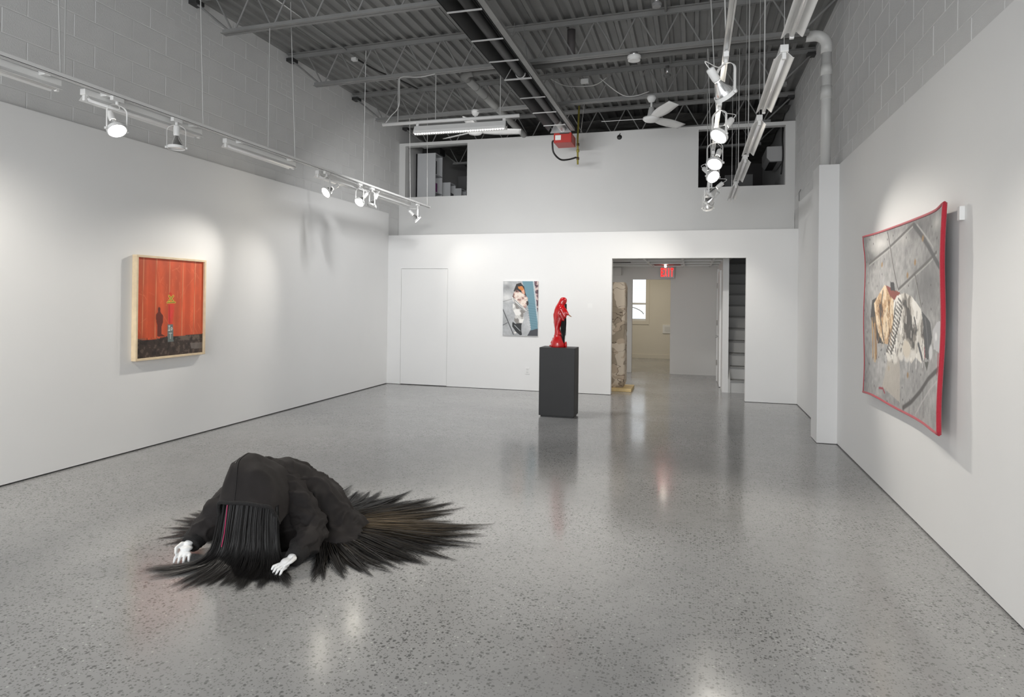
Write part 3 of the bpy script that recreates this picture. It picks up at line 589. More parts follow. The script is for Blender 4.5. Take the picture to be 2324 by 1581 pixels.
# loft furniture
ca = thing('shelf_cabinet', 'tall pale cabinet with open shelves inside the left loft opening', 'cabinet', (-4.97, 11.7, 3.2)); M_cab = mat('cabinet_white', (0.62, 0.63, 0.64), 0.6)
cb = MB(); cb.box(-5.17, -4.775, 11.5, 11.52, 3.2, 4.28); cb.box(-5.17, -4.775, 11.845, 11.865, 3.2, 4.28); cb.box(-5.17, -5.15, 11.5, 11.86, 3.2, 4.28); cb.build('carcass', M_cab, ca)
for z in (3.25, 3.52, 3.86, 4.26): MB().box(-5.15, -4.775, 11.52, 11.845, z, z + 0.02).build('shelf', M_cab, ca)
tag(MB().box(-4.95, -4.80, 11.60, 11.66, 3.54, 3.72).build('folder', mat('purple', S(120, 35, 110), 0.6)), 'purple folder standing in the loft cabinet', 'folder')
tag(MB().box(-4.93, -4.79, 11.57, 11.6, 3.88, 4.14).build('folder', M_black), 'black folder on the upper shelf of the loft cabinet', 'folder')
tag(MB().box(-5.1, -4.74, 11.62, 11.9, 4.285, 4.41).build('storage_box', M_black, bevel=0.005), 'black box on top of the loft cabinet', 'box')
for x, y, z1, lab in ((-4.66, 12.0, 3.80, 'low white shelf unit behind the loft cabinet'), (-4.52, 12.25, 3.72, 'second low white shelf unit deeper in the loft')):
    u_ = thing('shelf_unit', lab, 'shelf', (x, y, 3.2)); c_ = MB(); c_.box(x - 0.3, x, y + 0.28, y + 0.3, 3.2, z1); c_.box(x - 0.3, x, y, y + 0.02, 3.2, z1); c_.build('side', M_cab, u_)
    for z in (3.22, 3.45, z1 - 0.02): MB().box(x - 0.3, x, y + 0.02, y + 0.28, z, z + 0.02).build('shelf', M_cab, u_)
tag(MB().box(-4.78, -4.67, 12.05, 12.2, 3.47, 3.6).build('storage_box', M_black), 'small black box in the low loft shelf unit', 'box')
M_gb = mat('grey_board', (0.2, 0.2, 0.2), 0.7)
tag(MB().box(-4.95, -4.30, 13.2, 13.3, 3.2, 4.15).build('storage_panel', M_gb), 'grey storage panel leaning in the loft', 'storage panel')  # storage panels leaning in the loft, not dividing it
tag(MB().box(-4.60, -4.0, 13.0, 13.15, 3.2, 4.34).build('storage_panel', M_gb), 'taller grey storage panel deep in the left loft opening', 'storage panel')
ac = thing('air_conditioner', 'pale wall air conditioner inside the right loft opening', 'air conditioner', (1.4, 12.4, 4.1)); M_ac = mat('ac_white', (0.55, 0.55, 0.55), 0.5)
MB().prism([(1.22, 4.25), (1.49, 4.25), (1.49, 3.98), (1.28, 3.98), (1.22, 4.05)], 12.2, 13.05, 'Y').build('body', M_ac, ac, bevel=0.015); MB().box(1.27, 1.40, 12.25, 13.0, 3.972, 3.985).build('outlet_flap', M_slot, ac)
tag(MB().tube([(-5.2, 12.05, 4.56), (1.49, 12.05, 4.60)], 0.018, 10).build('white_pipe', mat('dim_pipe', (0.4, 0.4, 0.39), 0.5), smooth=True), 'pale pipe running across the loft under the foil', 'pipe')
tag(MB().box(0.55, 1.05, 12.9, 13.8, 3.2, 3.9).build('storage_box', M_gb), 'large grey box in the right loft opening', 'box')
tag(MB().tube(spline([(1.46, 12.0, 4.55), (1.44, 11.9, 4.3), (1.45, 11.9, 4.0), (1.43, 11.95, 3.7)], 6), 0.012, 8).build('cable', M_black, smooth=True), 'black cable on the loft side wall', 'cable')
tag(MB().tube([(XR - 0.012, 10.2, 2.98), (XR - 0.012, 10.2, 3.1), (XR - 0.012, 10.05, 3.12)], 0.006, 6).build('wire', M_steel), 'bent wire above the lining in the right corner', 'wire')
ol = thing('wall_outlet', 'white outlet plate on the back wall below the photo print', 'outlet', (-2.612, YB - 0.004, 0.33)); MB().box(-2.65, -2.574, YB - 0.007, YB, 0.27, 0.385).build('plate', M_white, ol, bevel=0.003)
for z in (0.305, 0.35): MB().box(-2.632, -2.592, YB - 0.010, YB - 0.006, z - 0.015, z + 0.015).build('socket', M_whited, ol, bevel=0.002)
tag(MB().box(-1.63, -1.555, YB - 0.003, YB, 1.375, 1.45).build('wall_card', M_white), 'small white caption card right of the statue', 'card')

# hall things
M_exit = mat('exit_red', S(255, 20, 20), 0.4, emit=(1.0, 0.006, 0.006), estr=2.2)
ex = thing('exit_sign', 'glowing red EXIT sign under the hall ceiling', 'sign', (-0.52, 13.6, 2.2))
MB().box(-0.66, -0.38, 13.585, 13.60, 1.965, 2.195).build('plate', mat('exit_plate', (0.30, 0.25, 0.25), 0.3), ex)
LET = {'E': [(0, 0, .25, 1), (0, 0, 1, .2), (0, .4, .8, .6), (0, .8, 1, 1)], 'I': [(.35, 0, .65, 1)], 'T': [(.36, 0, .64, 1), (0, .8, 1, 1)]}
for i, ch in enumerate('EXIT'):
    x0 = -0.64 + i * 0.063; mb = MB()
    if ch == 'X':
        for s in (0, 1): mb.bar((x0 + 0.005 + s * 0.04, 13.582, 2.0), (x0 + 0.045 - s * 0.04, 13.582 - 0.0002 * s, 2.17), 0.006, 0.014)
    else:
        for (a, b, c, d) in LET[ch]: mb.box(x0 + a * 0.05, x0 + c * 0.05, 13.579, 13.586, 2.0 + b * 0.17, 2.0 + d * 0.17)
    mb.build('letter', M_exit, ex)
hl = thing('hall_lamp', 'small lit hall lamp above the EXIT sign', 'lamp', (-0.53, 12.9, 2.225)); MB().tube([(-0.53, 12.9, 2.225), (-0.53, 12.9, 2.195)], 0.025, 12).build('base', M_white, hl); MB().lathe([(0, 2.15), (0.018, 2.155), (0.022, 2.17), (0.015, 2.197)], 16, Matrix.Translation((-0.53, 12.9, 0))).build('bulb', M_lens, hl, smooth=True)
wp = thing('wall_panel', 'white framed access panel on the cream far wall', 'panel', (-0.6, 17.26, 0.75)); MB().box(-0.76, -0.42, 17.25, 17.28, 0.66, 0.88).build('frame', M_white, wp, bevel=0.006); MB().box(-0.71, -0.47, 17.244, 17.252, 0.71, 0.83).build('door', M_whited, wp)
tag(MB().box(-1.62, -1.46, 13.66, 13.72, 2.03, 2.19).build('junction_box', M_hall), 'grey box under the hall ceiling above the camouflage pillar', 'box')
# camouflage pillar on its board
def camo_material():
    m = bpy.data.materials.new('camouflage_cloth'); m.use_nodes = True; nt = m.node_tree; b = nt.nodes['Principled BSDF']; N = nt.nodes.new; L = nt.links.new
    tc = N('ShaderNodeTexCoord'); cur = None
    def layer(prev, col, sc, lo, hi, off, stretch=1):
        mp = N('ShaderNodeMapping'); mp.inputs['Location'].default_value = (off, off, off); mp.inputs['Scale'].default_value = (1, 1, stretch); L(tc.outputs['Object'], mp.inputs[0])
        n = N('ShaderNodeTexNoise'); n.inputs['Scale'].default_value = sc; n.inputs['Detail'].default_value = 1.5; L(mp.outputs[0], n.inputs['Vector'])
        r = N('ShaderNodeValToRGB'); e = r.color_ramp.elements; e[0].position = lo; e[0].color = (0, 0, 0, 1); e[1].position = lo + 0.008; e[1].color = (1, 1, 1, 1)
        if hi: k = e.new(hi); k.color = (1, 1, 1, 1); k2 = e.new(hi + 0.008); k2.color = (0, 0, 0, 1)
        L(n.outputs[0], r.inputs[0]); x = N('ShaderNodeMix'); x.data_type = 'RGBA'; L(r.outputs[0], x.inputs[0])
        if prev is None: x.inputs[6].default_value = (*S(196, 184, 168), 1)
        else: L(prev, x.inputs[6])
        x.inputs[7].default_value = (*col, 1); return x.outputs[2]
    cur = layer(None, S(150, 138, 122), 4.0, 0.53, None, 3.1); cur = layer(cur, S(176, 160, 142), 5.5, 0.58, None, 9.3); cur = layer(cur, S(70, 52, 42), 4.2, 0.492, 0.506, 5.7, 1.9)
    L(cur, b.inputs['Base Color']); b.inputs['Roughness'].default_value = 0.85; return m
pillar = MB(); rows = []
for i in range(41):
    z = 0.05 + 1.755 * i / 40; r = []
    inset = 0.03 * max(0, 1 - min(i, 40 - i) / 1.6); pinch = 0.010 * math.exp(-((z - 0.92) / 0.03) ** 2) + 0.006 * math.exp(-((z - 1.35) / 0.03) ** 2)
    for k in range(48):
        t = 2 * PI * k / 48; c, s = math.cos(t), math.sin(t); e = 0.28
        x = 0.20 * math.copysign(abs(c) ** e, c); y = 0.22 * math.copysign(abs(s) ** e, s); f = 1 - (inset + pinch) / 0.2 + 0.02 * noise.noise(V(c * 1.5, s * 1.5, z * 5))
        r.append(V(-1.285 + x * f, 11.05 + y * f, z))
    rows.append(r + [r[0]])
pillar.grid(rows); pillar.add(rows[-1][:-1], [tuple(range(48))])
tag(pillar.build('cloth_pillar', camo_material(), smooth=True), 'tall pillar covered in tan and brown camouflage cloth just inside the doorway', 'sculpture')
M_ply = mat('pine_board', S(205, 180, 130), 0.6, noise_scale=8, noise_amt=0.12)
tag(MB().box(-1.56, -0.965, 10.74, 11.32, 0.0, 0.05).build('base_board', M_ply, bevel=0.004), 'pale pine board under the camouflage pillar', 'board')

# ------------------------------------------------------------------ pedestal and red statue
M_ped = mat('black_pedestal', (0.019, 0.019, 0.020), 0.5, noise_scale=5, noise_amt=0.1)
pd = thing('pedestal', 'tall matt black pedestal under the red statue', 'pedestal', (-1.665, 8.23, 0)); MB().box(-1.895, -1.435, 8.085, 8.385, 0.02, 0.888).build('body', M_ped, pd, bevel=0.004); MB().box(-1.875, -1.455, 8.105, 8.365, 0.0, 0.02).build('foot', M_black, pd)
sx, sy, sz = -1.672, 8.235, 0.888
sf = thing('statue', 'glossy red draped statue with long black hair on the black pedestal', 'statue', (sx, sy, sz))
M_gloss = mat('glossy_red', S(196, 10, 18), 0.16, coat=1.0, bump=0.12, bump_scale=25)
def cpx(c): return sx + (c - 430) / 1964
prof_s = [(1430, 215, 600, .10), (1400, 212, 612, .105), (1330, 228, 600, .10), (1250, 258, 560, .09), (1190, 296, 530, .08), (1168, 300, 520, .075), (1150, 298, 515, .075), (1120, 315, 500, .07), (1050, 325, 500, .066), (960, 322, 460, .062), (900, 308, 485, .064), (820, 300, 520, .068), (740, 294, 560, .072), (660, 290, 600, .075), (600, 285, 610, .078), (540, 296, 600, .078), (480, 310, 590, .075), (420, 335, 575, .068), (380, 352, 575, .058), (345, 372, 590, .05), (310, 395, 612, .048), (270, 418, 624, .05), (230, 436, 626, .048), (195, 455, 612, .04), (172, 485, 580, .028), (164, 525, 545, .006)]
rows = []
for (y_, a_, b_, dp) in prof_s:
    cx_, hw = (cpx(a_) + cpx(b_)) / 2, (b_ - a_) / 2 / 1964; z = sz + (1432 - y_) / 1964 ; r = []
    for k in range(56):
        t = 2 * PI * k / 56; fold = 1 + (0.045 * math.sin(7 * t + y_ * 0.012) + 0.03 * math.sin(11 * t - y_ * 0.02)) * (1 if 350 < y_ < 1150 else 0.0) + (0.06 * noise.noise(V(math.cos(t) * 2.5, math.sin(t) * 2.5, y_ * 0.02)) if y_ > 1150 else 0)
        r.append(V(cx_ + hw * fold * math.cos(t), sy + dp * fold * math.sin(t), z))
    rows.append(r + [r[0]])
MB().grid(rows).build('robe', M_gloss, sf, smooth=True)
mo = []
for i in range(60): t = random.uniform(0, 2 * PI); q = random.random(); mo.append(((sx - 0.02 + (0.095 - 0.05 * q) * math.cos(t), sy + (0.09 - 0.03 * q) * math.sin(t), sz + 0.012 + 0.11 * q), random.uniform(0.008, 0.016)))
mo.append(((cpx(625), sy - 0.03, sz + 0.03), (0.016, 0.03, 0.05))); mo.append(((cpx(470), sy - 0.05, sz + 0.17), (0.025, 0.02, 0.022)))
place('rocky_base', blob(mo + [((sx - 0.015, sy, sz + 0.05), (0.085, 0.08, 0.05))], 0.006, 3), M_gloss, sf)
place('sleeve', blob([((cpx(500), sy - 0.05, sz + .49), (cpx(600), sy - 0.06, sz + .40), .04, .026), ((cpx(470), sy - 0.05, sz + .43), (cpx(560), sy - 0.055, sz + .35), .035, .016), ((cpx(520), sy - 0.03, sz + .52), (cpx(640), sy - 0.06, sz + .445), .032, .026), ((cpx(560), sy - 0.05, sz + .46), (cpx(600), sy - 0.06, sz + .38), .03, .012), ((cpx(640), sy - .06, sz + .44), (cpx(685), sy - .065, sz + .425), .024, .016)], 0.006, 5), M_gloss, sf)
place('forearm', blob([((cpx(670), sy - 0.065, sz + .43), (cpx(735), sy - 0.07, sz + .408), .008, .007), ((cpx(745), sy - .07, sz + .404), (.012, .008, .006)), ((cpx(752), sy - .07, sz + .40), (cpx(785), sy - .07, sz + .395), .004, .003)], 0.003, 3), mat('gilt_hand', S(150, 110, 70), 0.35), sf)
M_hair = mat('black_hair', (0.012, 0.011, 0.010), 0.42, spec=0.3, attr='Col')
def ribbons(strands):
    """strands: list of (points, widths, side vectors, colour)"""
    vs, fs, cs = [], [], []
    for pts, wd, sd, col in strands:
        c0, c1 = (np.array(col[0]), np.array(col[1])) if hasattr(col[0], '__len__') else (np.array(col), np.array(col))
        k = len(vs); n = len(pts)
        for i in range(n):
            w_ = wd * (1 - 0.92 * (i / (n - 1)) ** 2.2); s_ = sd(i) if callable(sd) else sd
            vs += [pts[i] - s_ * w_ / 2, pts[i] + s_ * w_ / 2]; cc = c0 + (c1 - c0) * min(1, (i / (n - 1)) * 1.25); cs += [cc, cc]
        fs += [(k + 2 * i, k + 2 * i + 1, k + 2 * i + 3, k + 2 * i + 2) for i in range(n - 1)]
    return vs, fs, np.array(cs)
def hair_object(name, strands, parent):
    vs, fs, cs = ribbons(strands); o = MB().add(vs, fs).build(name, M_hair, parent, smooth=True, fix=False); paint(o, cs, False); o['kind'] = 'stuff'; return o
st_h = []
for i in range(260):
    q = random.random(); yy = sy - 0.012 + random.uniform(-0.03, 0.02); x0 = cpx(600 + 20 * random.random()); zt = sz + 0.56 - 0.03 * q; x1 = cpx(random.choice([570, 590, 610]) + random.gauss(0, 14)); zb = sz + random.choice([0.0, 0.14, 0.15, 0.17, 0.2, 0.02]) + random.uniform(0, 0.03)
    if zb < sz + 0.1: x1 = cpx(575 + random.gauss(0, 5))
    pts = spline([(x0, yy, zt), (cpx(612) + random.uniform(-.012, .004), yy - 0.012, sz + .45), (cpx(560) + random.uniform(-.035, .03), yy - 0.01, sz + .27), (x1, yy - 0.01, zb)], 4); st_h.append((pts, 0.005, V(0.9, 0.4, 0), (0.012, 0.011, 0.011)))
hair_object('hair', st_h, sf)

# ------------------------------------------------------------------ pictures
def picture_mesh(name, cv, pos, m, parent):
    mb, cols = cv.to_mesh(name, pos); o = mb.build(name, m, parent, smooth=True); paint(o, cols); return o
# orange photograph in a pale wood frame
cv = Canvas(150, 168, C3(226, 96, 56)); nx, ny = cv.nx, cv.ny
cv.mul(0.93 + 0.2 * (fbm(nx, ny, 5, 0.8, 3) - 0.5) + 0.12 * np.sin(cv.X * 38 + 3 * fbm(nx, ny, 3, 1, 8)) * 0.4)
for i in range(70):
    x, y = random.random(), random.random() * 0.78; dx = random.uniform(-0.09, 0.09); dy = random.uniform(0.02, 0.12)
    cv.line([(x, y), (x + dx, y + dy)], 0.004, C3(250, 150, 105) if i % 2 else C3(196, 72, 38), 0.35)
for x in (0.088, 0.266, 0.458, 0.66, 0.852): cv.line([(x, 0), (x - 0.012, 0.80)], 0.0055, C3(186, 96, 60), 0.9); cv.line([(x + 0.008, 0), (x - 0.004, 0.80)], 0.0035, C3(246, 176, 130), 0.8)
for x0, x1 in ((0.16, 0.255), (0.70, 0.78)): cv.poly([(x0, 0), (x1, 0), (x1, .8), (x0, .8)], C3(196, 70, 36), 0.35)
cv.poly([(0, .795), (.10, .82), (.36, .812), (.44, .79), (.55, .80), (1, .79), (1, 1), (0, 1)], C3(62, 50, 44))
g = fbm(nx, ny, 26, 1, 41); low = cv.Y > 0.80
cv.mix(low * (g > 0.62) * 0.55, C3(120, 104, 92)); cv.mix(low * (g < 0.36) * 0.6, C3(36, 28, 25)); cv.mix((cv.Y > .80) * (cv.Y < .85) * (cv.X > .5) * (g > 0.5) * .7, C3(110, 96, 84))
cv.poly([(.79, .885), (1, .88), (1, .95), (.81, .945)], C3(128, 118, 112), 0.8)
SH = [(0.301, 0.506), (0.33, 0.506), (0.336, 0.546), (0.372, 0.58), (0.373, 0.646), (0.356, 0.678), (0.351, 0.768), (0.423, 0.796), (0.295, 0.79), (0.293, 0.676), (0.276, 0.635), (0.273, 0.57), (0.299, 0.546)]
cv.poly(SH, C3(96, 40, 32), 0.9); cv.ell(.315, .515, .021, .024, C3(96, 40, 32))
cv.poly([(.445, .457), (.534, .457), (.53, .56), (.512, .674), (.45, .672)], C3(224, 70, 52)); cv.line([(.46, .48), (.47, .66)], .012, C3(190, 40, 44), .8); cv.line([(.50, .53), (.48, .60)], .008, C3(235, 60, 70), .9)
cv.poly([(.44, .672), (.521, .675), (.531, .851), (.444, .855)], C3(108, 118, 116)); cv.line([(.455, .69), (.475, .69)], .006, C3(226, 226, 220)); cv.line([(.465, .69), (.465, .735)], .006, C3(226, 226, 220)); cv.line([(.453, .735), (.478, .735)], .006, C3(226, 226, 220)); cv.ell(.50, .72, .016, .02, C3(226, 226, 220)); cv.ell(.50, .72, .008, .01, C3(108, 118, 116)); cv.line([(.465, .765), (.505, .765)], .006, C3(200, 205, 200)); cv.line([(.485, .765), (.485, .82)], .006, C3(200, 205, 200))
cv.ell(.478, .36, .02, .022, C3(220, 60, 36)); cv.poly([(.455, .375), (.505, .375), (.535, .44), (.445, .44)], C3(214, 84, 40))
for a, b in (((.455, .38), (.52, .435)), ((.52, .38), (.45, .435))): cv.line([a, b], .014, C3(240, 214, 76)); cv.line([a, b], .005, C3(60, 60, 30))
cv.line([(.43, .448), (.548, .446)], .012, C3(236, 208, 70)); cv.line([(.43, .448), (.548, .446)], .004, C3(50, 60, 30))
fp = thing('framed_photo', 'orange tarpaulin photograph in a pale wood frame on the left wall', 'picture', (XL, 5.405, 0.866))
M_print = mat('photo_print', (1, 1, 1), 0.4, attr='Col', coat=0.25); M_oak = mat('pale_wood', S(226, 205, 172), 0.5, noise_scale=14, noise_amt=0.08)
fy0, fy1, fz0, fz1, fx = 4.952, 5.862, 0.866, 1.882, XL + 0.055
for y0, y1, z0, z1 in ((fy0, fy1, fz1 - 0.022, fz1), (fy0, fy1, fz0, fz0 + 0.022), (fy0, fy0 + 0.022, fz0 + 0.022, fz1 - 0.022), (fy1 - 0.022, fy1, fz0 + 0.022, fz1 - 0.022)): MB().box(XL, fx, y0, y1, z0, z1).build('frame_rail', M_oak, fp, bevel=0.002)
MB().box(XL + 0.005, XL + 0.03, fy0 + 0.01, fy1 - 0.01, fz0 + 0.01, fz1 - 0.01).build('backing', M_whited, fp)
picture_mesh('print', cv, lambda x, y: V(XL + 0.036, fy0 + 0.016 + x * (fy1 - fy0 - 0.032), fz1 - 0.016 - y * (fz1 - fz0 - 0.032)), M_print, fp)

# photo print on the back wall
cv = Canvas(120, 180, C3(176, 178, 180)); nx, ny = cv.nx, cv.ny
cv.mul(1 + 0.35 * (fbm(nx, ny, 4, .66, 71) - 0.5) + 0.15 * (fbm(nx, ny, 30, .66, 75) - .5)); cv.ell(.10, .30, .25, .12, C3(232, 232, 230), .8, .8); cv.ell(.15, .12, .15, .07, C3(120, 120, 120), .5, .9); cv.ell(.08, .03, .12, .05, C3(228, 228, 226), .7, .9)
cv.line([(0, .38), (.25, .33)], .006, C3(120, 120, 120), .8, .66); cv.line([(0, .52), (.31, .98)], .010, C3(70, 72, 74), 1, .66); cv.line([(0, .815), (.14, .765)], .008, C3(90, 92, 94), 1, .66)
T = C3(104, 144, 158); cv.poly([(.54, 0), (.86, 0), (.98, .62), (1, 1), (.78, .97), (.80, .86), (.72, .5), (.64, .2)], T)
for i in range(12): y = .40 + .045 * i; cv.line([(.66 + .012 * i, y), (.97, y + .02)], .004, C3(78, 116, 130), .8, .66)
cv.poly([(.78, .90), (1, .86), (1, 1), (.70, 1)], C3(60, 62, 68)); cv.poly([(.84, 0), (.88, 0), (1, .66), (1, .8), (.95, .6)], C3(186, 196, 200))
m = cv.inside([(.88, 0), (1, 0), (1, .5), (.98, .58)]); g = fbm(nx, ny, 34, .66, 90); cv.mix(m * 1.0, C3(120, 84, 92)); cv.mix(m * (g > .55), C3(206, 186, 180)); cv.mix(m * (g < .40), C3(70, 50, 60))
cv.poly([(.30, .18), (.38, .05), (.50, .03), (.60, .10), (.64, .22), (.70, .34), (.72, .44), (.66, .42), (.52, .20), (.36, .22)], C3(44, 40, 40))
cv.poly([(.42, .10), (.54, .09), (.60, .15), (.62, .22), (.54, .20), (.50, .16), (.44, .14)], C3(206, 128, 62)); cv.poly([(.52, .18), (.60, .15), (.62, .24), (.56, .23)], C3(226, 168, 140))
P_ = [(.30, .22), (.38, .15), (.48, .20), (.62, .25), (.71, .31), (.68, .45), (.64, .50), (.50, .42), (.34, .33), (.27, .29)]
m = cv.inside(P_); g = fbm(nx, ny, 16, .66, 55); cv.mix(m * 1., C3(216, 192, 180)); cv.mix(m * (g > .56), C3(238, 224, 212)); cv.mix(m * (g < .42), C3(156, 116, 108)); cv.mix(m * (g < .34), C3(96, 70, 66))
cv.poly([(.66, .37), (.72, .36), (.73, .43), (.68, .45)], C3(50, 46, 46))
for a, b in (((.27, .30), (.62, .50)), ((.28, .33), (.60, .53)), ((.29, .36), (.66, .54))): cv.line([a, b], .012, C3(232, 230, 226), 1, .66); cv.line([(a[0] + .02, a[1] + .014), (b[0], b[1] + .012)], .005, C3(110, 106, 104), 1, .66)
P_ = [(.28, .42), (.36, .40), (.52, .52), (.64, .55), (.58, .62), (.60, .70), (.56, .77), (.40, .79), (.32, .72), (.36, .62), (.28, .52)]
m = cv.inside(P_); g = fbm(nx, ny, 11, .66, 58); cv.mix(m * 1., C3(206, 204, 200)); cv.mix(m * (g > .55), C3(238, 236, 232)); cv.mix(m * (g < .42), C3(138, 134, 130))
cv.poly([(.28, .745), (.36, .78), (.54, .765), (.53, .90), (.555, .985), (.50, .99), (.38, .93), (.27, .83)], C3(34, 36, 38)); cv.line([(.34, .81), (.50, .91)], .008, C3(190, 194, 196), .9, .66); cv.ell(.36, .945, .04, .02, C3(226, 224, 220))
pp = thing('photo_print', 'unframed photo print of a bundled figure on a pavement, on the back wall', 'picture', (-2.74, YB, 0.9))
px0, px1, pz0, pz1 = -3.038, -2.437, 0.900, 1.798
MB().box(px0, px1, YB - 0.022, YB, pz0, pz1).build('panel', M_white, pp)
picture_mesh('print', cv, lambda x, y: V(px0 + x * (px1 - px0), YB - 0.0235, pz1 - y * (pz1 - pz0)), M_print, pp)

# tapestry on the right wall
cv = Canvas(300, 214, C3(150, 149, 148)); nx, ny = cv.nx, cv.ny; A = 1.4
cv.mul(1 + 0.55 * (fbm(nx, ny, 3, A, 11) - .5) + 0.28 * (fbm(nx, ny, 38, A, 17, 2) - .5)); cv.ell(.24, .07, .20, .08, C3(222, 220, 216), .85, .9); cv.ell(.55, .08, .12, .05, C3(196, 194, 190), .6, .9); cv.ell(.93, .06, .08, .05, C3(206, 204, 200), .7, .9)
cv.ell(.85, .33, .22, .16, C3(86, 86, 88), .6, .9); cv.ell(.72, .05, .15, .06, C3(80, 80, 82), .6, .9); cv.ell(.10, .16, .12, .06, C3(88, 88, 88), .6, .9)
for pts in ([(.067, .18), (.365, .107), (.657, .021)], [(.339, .018), (.413, .188), (.494, .34)], [(.505, .349), (.717, .271), (.942, .195)], [(.70, .28), (.76, .44)], [(.798, .845), (.817, .969)]): cv.line(pts, .010, C3(84, 82, 80), .9, A); cv.line([(a, b + .012) for a, b in pts], .005, C3(192, 190, 186), .6, A)
cv.line([(.666, .027), (.78, .11), (.882, .189), (1.0, .281)], .018, C3(70, 70, 72), .9, A); cv.line([(.70, .03), (.90, .17)], .006, C3(180, 178, 176), .7, A); cv.line([(.98, .715), (.861, .779), (.764, .86), (.66, .93), (.56, .978)], .016, C3(60, 56, 54), 1, A)
cv.line([(.99, .76), (.88, .83), (.80, .90), (.72, .98)], .006, C3(190, 186, 186), .7, A)
for x, y in ((.70, .22), (.615, .28), (.775, .11), (.25, .52), (.27, .20), (.60, .80), (.36, .80)): cv.ell(x, y, .014, .02, C3(150, 112, 62), .9, .5)
for i in range(60): cv.ell(random.random(), random.random(), .006, .008, C3(60, 58, 56), .8, .5)
cv.poly([(.345, .748), (.491, .712), (.519, .96), (.288, .921)], C3(186, 178, 166), .75)
cv.poly([(.119, .516), (.144, .412), (.262, .383), (.294, .667), (.218, .673)], C3(44, 40, 38))
P_ = [(.172, .433), (.25, .37), (.322, .321), (.428, .357), (.45, .45), (.422, .562), (.355, .661), (.294, .667), (.22, .60)]
m = cv.inside(P_); g = fbm(nx, ny, 13, A, 29); cv.mix(m * 1., C3(196, 160, 118)); cv.mix(m * (g > .55), C3(232, 210, 178)); cv.mix(m * (g < .42), C3(140, 98, 56)); cv.mix(m * (g < .34), C3(70, 50, 36))
cv.line([(.30, .36), (.26, .50), (.30, .66)], .012, C3(66, 56, 48), .8, A)
cv.poly([(.335, .321), (.526, .368), (.463, .413), (.395, .384)], C3(136, 54, 40)); cv.poly([(.398, .304), (.45, .311), (.462, .357), (.406, .356)], C3(40, 40, 44))
P_ = [(.44, .42), (.484, .384), (.577, .369), (.66, .39), (.756, .453), (.79, .56), (.811, .683), (.76, .72), (.69, .698), (.64, .735), (.584, .71), (.52, .70), (.43, .735), (.357, .747), (.32, .722), (.37, .62), (.43, .54)]
m = cv.inside(P_); g = fbm(nx, ny, 7, A, 33); cv.mix(m * 1., C3(206, 201, 192)); cv.mix(m * (g > .56), C3(236, 232, 225)); cv.mix(m * (g < .42), C3(128, 122, 114)); cv.mix(m * (g < .34), C3(66, 62, 58))
for i in range(16):
    t = i / 15; x = .53 - .17 * t; y = .42 + .30 * t; cv.line([(x - .028, y - .02), (x + .028, y + .012)], .008, C3(70, 66, 62), .9, A)
cv.line([(.56, .40), (.50, .52), (.38, .72)], .007, C3(80, 76, 70), .9, A); cv.line([(.47, .42), (.42, .55), (.33, .71)], .007, C3(80, 76, 70), .9, A)
for i in range(150):
    x, y = random.uniform(.36, .80), random.uniform(.38, .73)
    if not m[int(y * (ny - 1)), int(x * (nx - 1))]: continue
    an = math.radians(random.gauss(105, 24)); l_ = random.uniform(.02, .07); cv.line([(x, y), (x + l_ * math.cos(an) / A, y + l_ * math.sin(an))], random.choice([.003, .004, .006]), random.choice([C3(70, 66, 62), C3(110, 104, 98), C3(245, 242, 236), C3(250, 248, 244)]), .75, A)
for i in range(50):
    x, y = random.uniform(.19, .44), random.uniform(.34, .66); an = math.radians(random.gauss(95, 20)); l_ = random.uniform(.03, .08)
    cv.line([(x, y), (x + l_ * math.cos(an) / A, y + l_ * math.sin(an))], .004, random.choice([C3(96, 66, 36), C3(236, 214, 180), C3(196, 140, 70), C3(60, 44, 32)]), .7 if cv.inside([(.172, .433), (.25, .37), (.322, .321), (.428, .357), (.45, .45), (.422, .562), (.355, .661), (.294, .667), (.22, .60)])[int(y * (ny - 1)), int(x * (nx - 1))] else 0, A)
for i in range(7): cv.ell(.36 + .075 * i, .735 - .012 * i + .012 * (i % 2), .04, .03, C3(224, 220, 212), .9, .4)
cv.ell(.575, .665, .055, .055, C3(214, 204, 188)); cv.line([(.68, .50), (.70, .56), (.68, .58)], .01, C3(60, 58, 58), 1, A); cv.line([(.72, .63), (.77, .70)], .014, C3(60, 60, 66), 1, A)
cv.poly([(.765, .465), (.857, .514), (.881, .583), (.844, .695), (.803, .685)], C3(58, 60, 62)); cv.line([(.80, .50), (.84, .66)], .008, C3(110, 112, 114), .8, A); cv.poly([(.888, .551), (.94, .51), (.99, .501), (.993, .647), (.905, .634)], C3(190, 190, 192)); cv.ell(.93, .577, .016, .022, C3(225, 225, 225)); cv.ell(.87, .655, .028, .042, C3(206, 206, 206)); cv.poly([(.80, .71), (.85, .70), (.835, .75)], C3(66, 68, 60))
cv.line([(.965, .65), (.966, .743)], .006, C3(160, 30, 50), 1, A); cv.line([(.25, .938), (.30, .93), (.326, .95)], .008, C3(150, 30, 50), 1, A); cv.line([(.79, .64), (.80, .69)], .006, C3(150, 30, 50), 1, A)
for i in range(26): x = .135 + .07 * random.random(); cv.line([(x, .51 + .05 * random.random()), (x + random.uniform(-.01, .01), .74 + .06 * random.random())], .004, random.choice([C3(206, 168, 112), C3(170, 128, 76), C3(110, 76, 44)]), .9, A)
tp = thing('tapestry', 'grey tapestry of heaped clothes with red corded edge on the right wall', 'tapestry', (1.44, 5.25, 0.74))
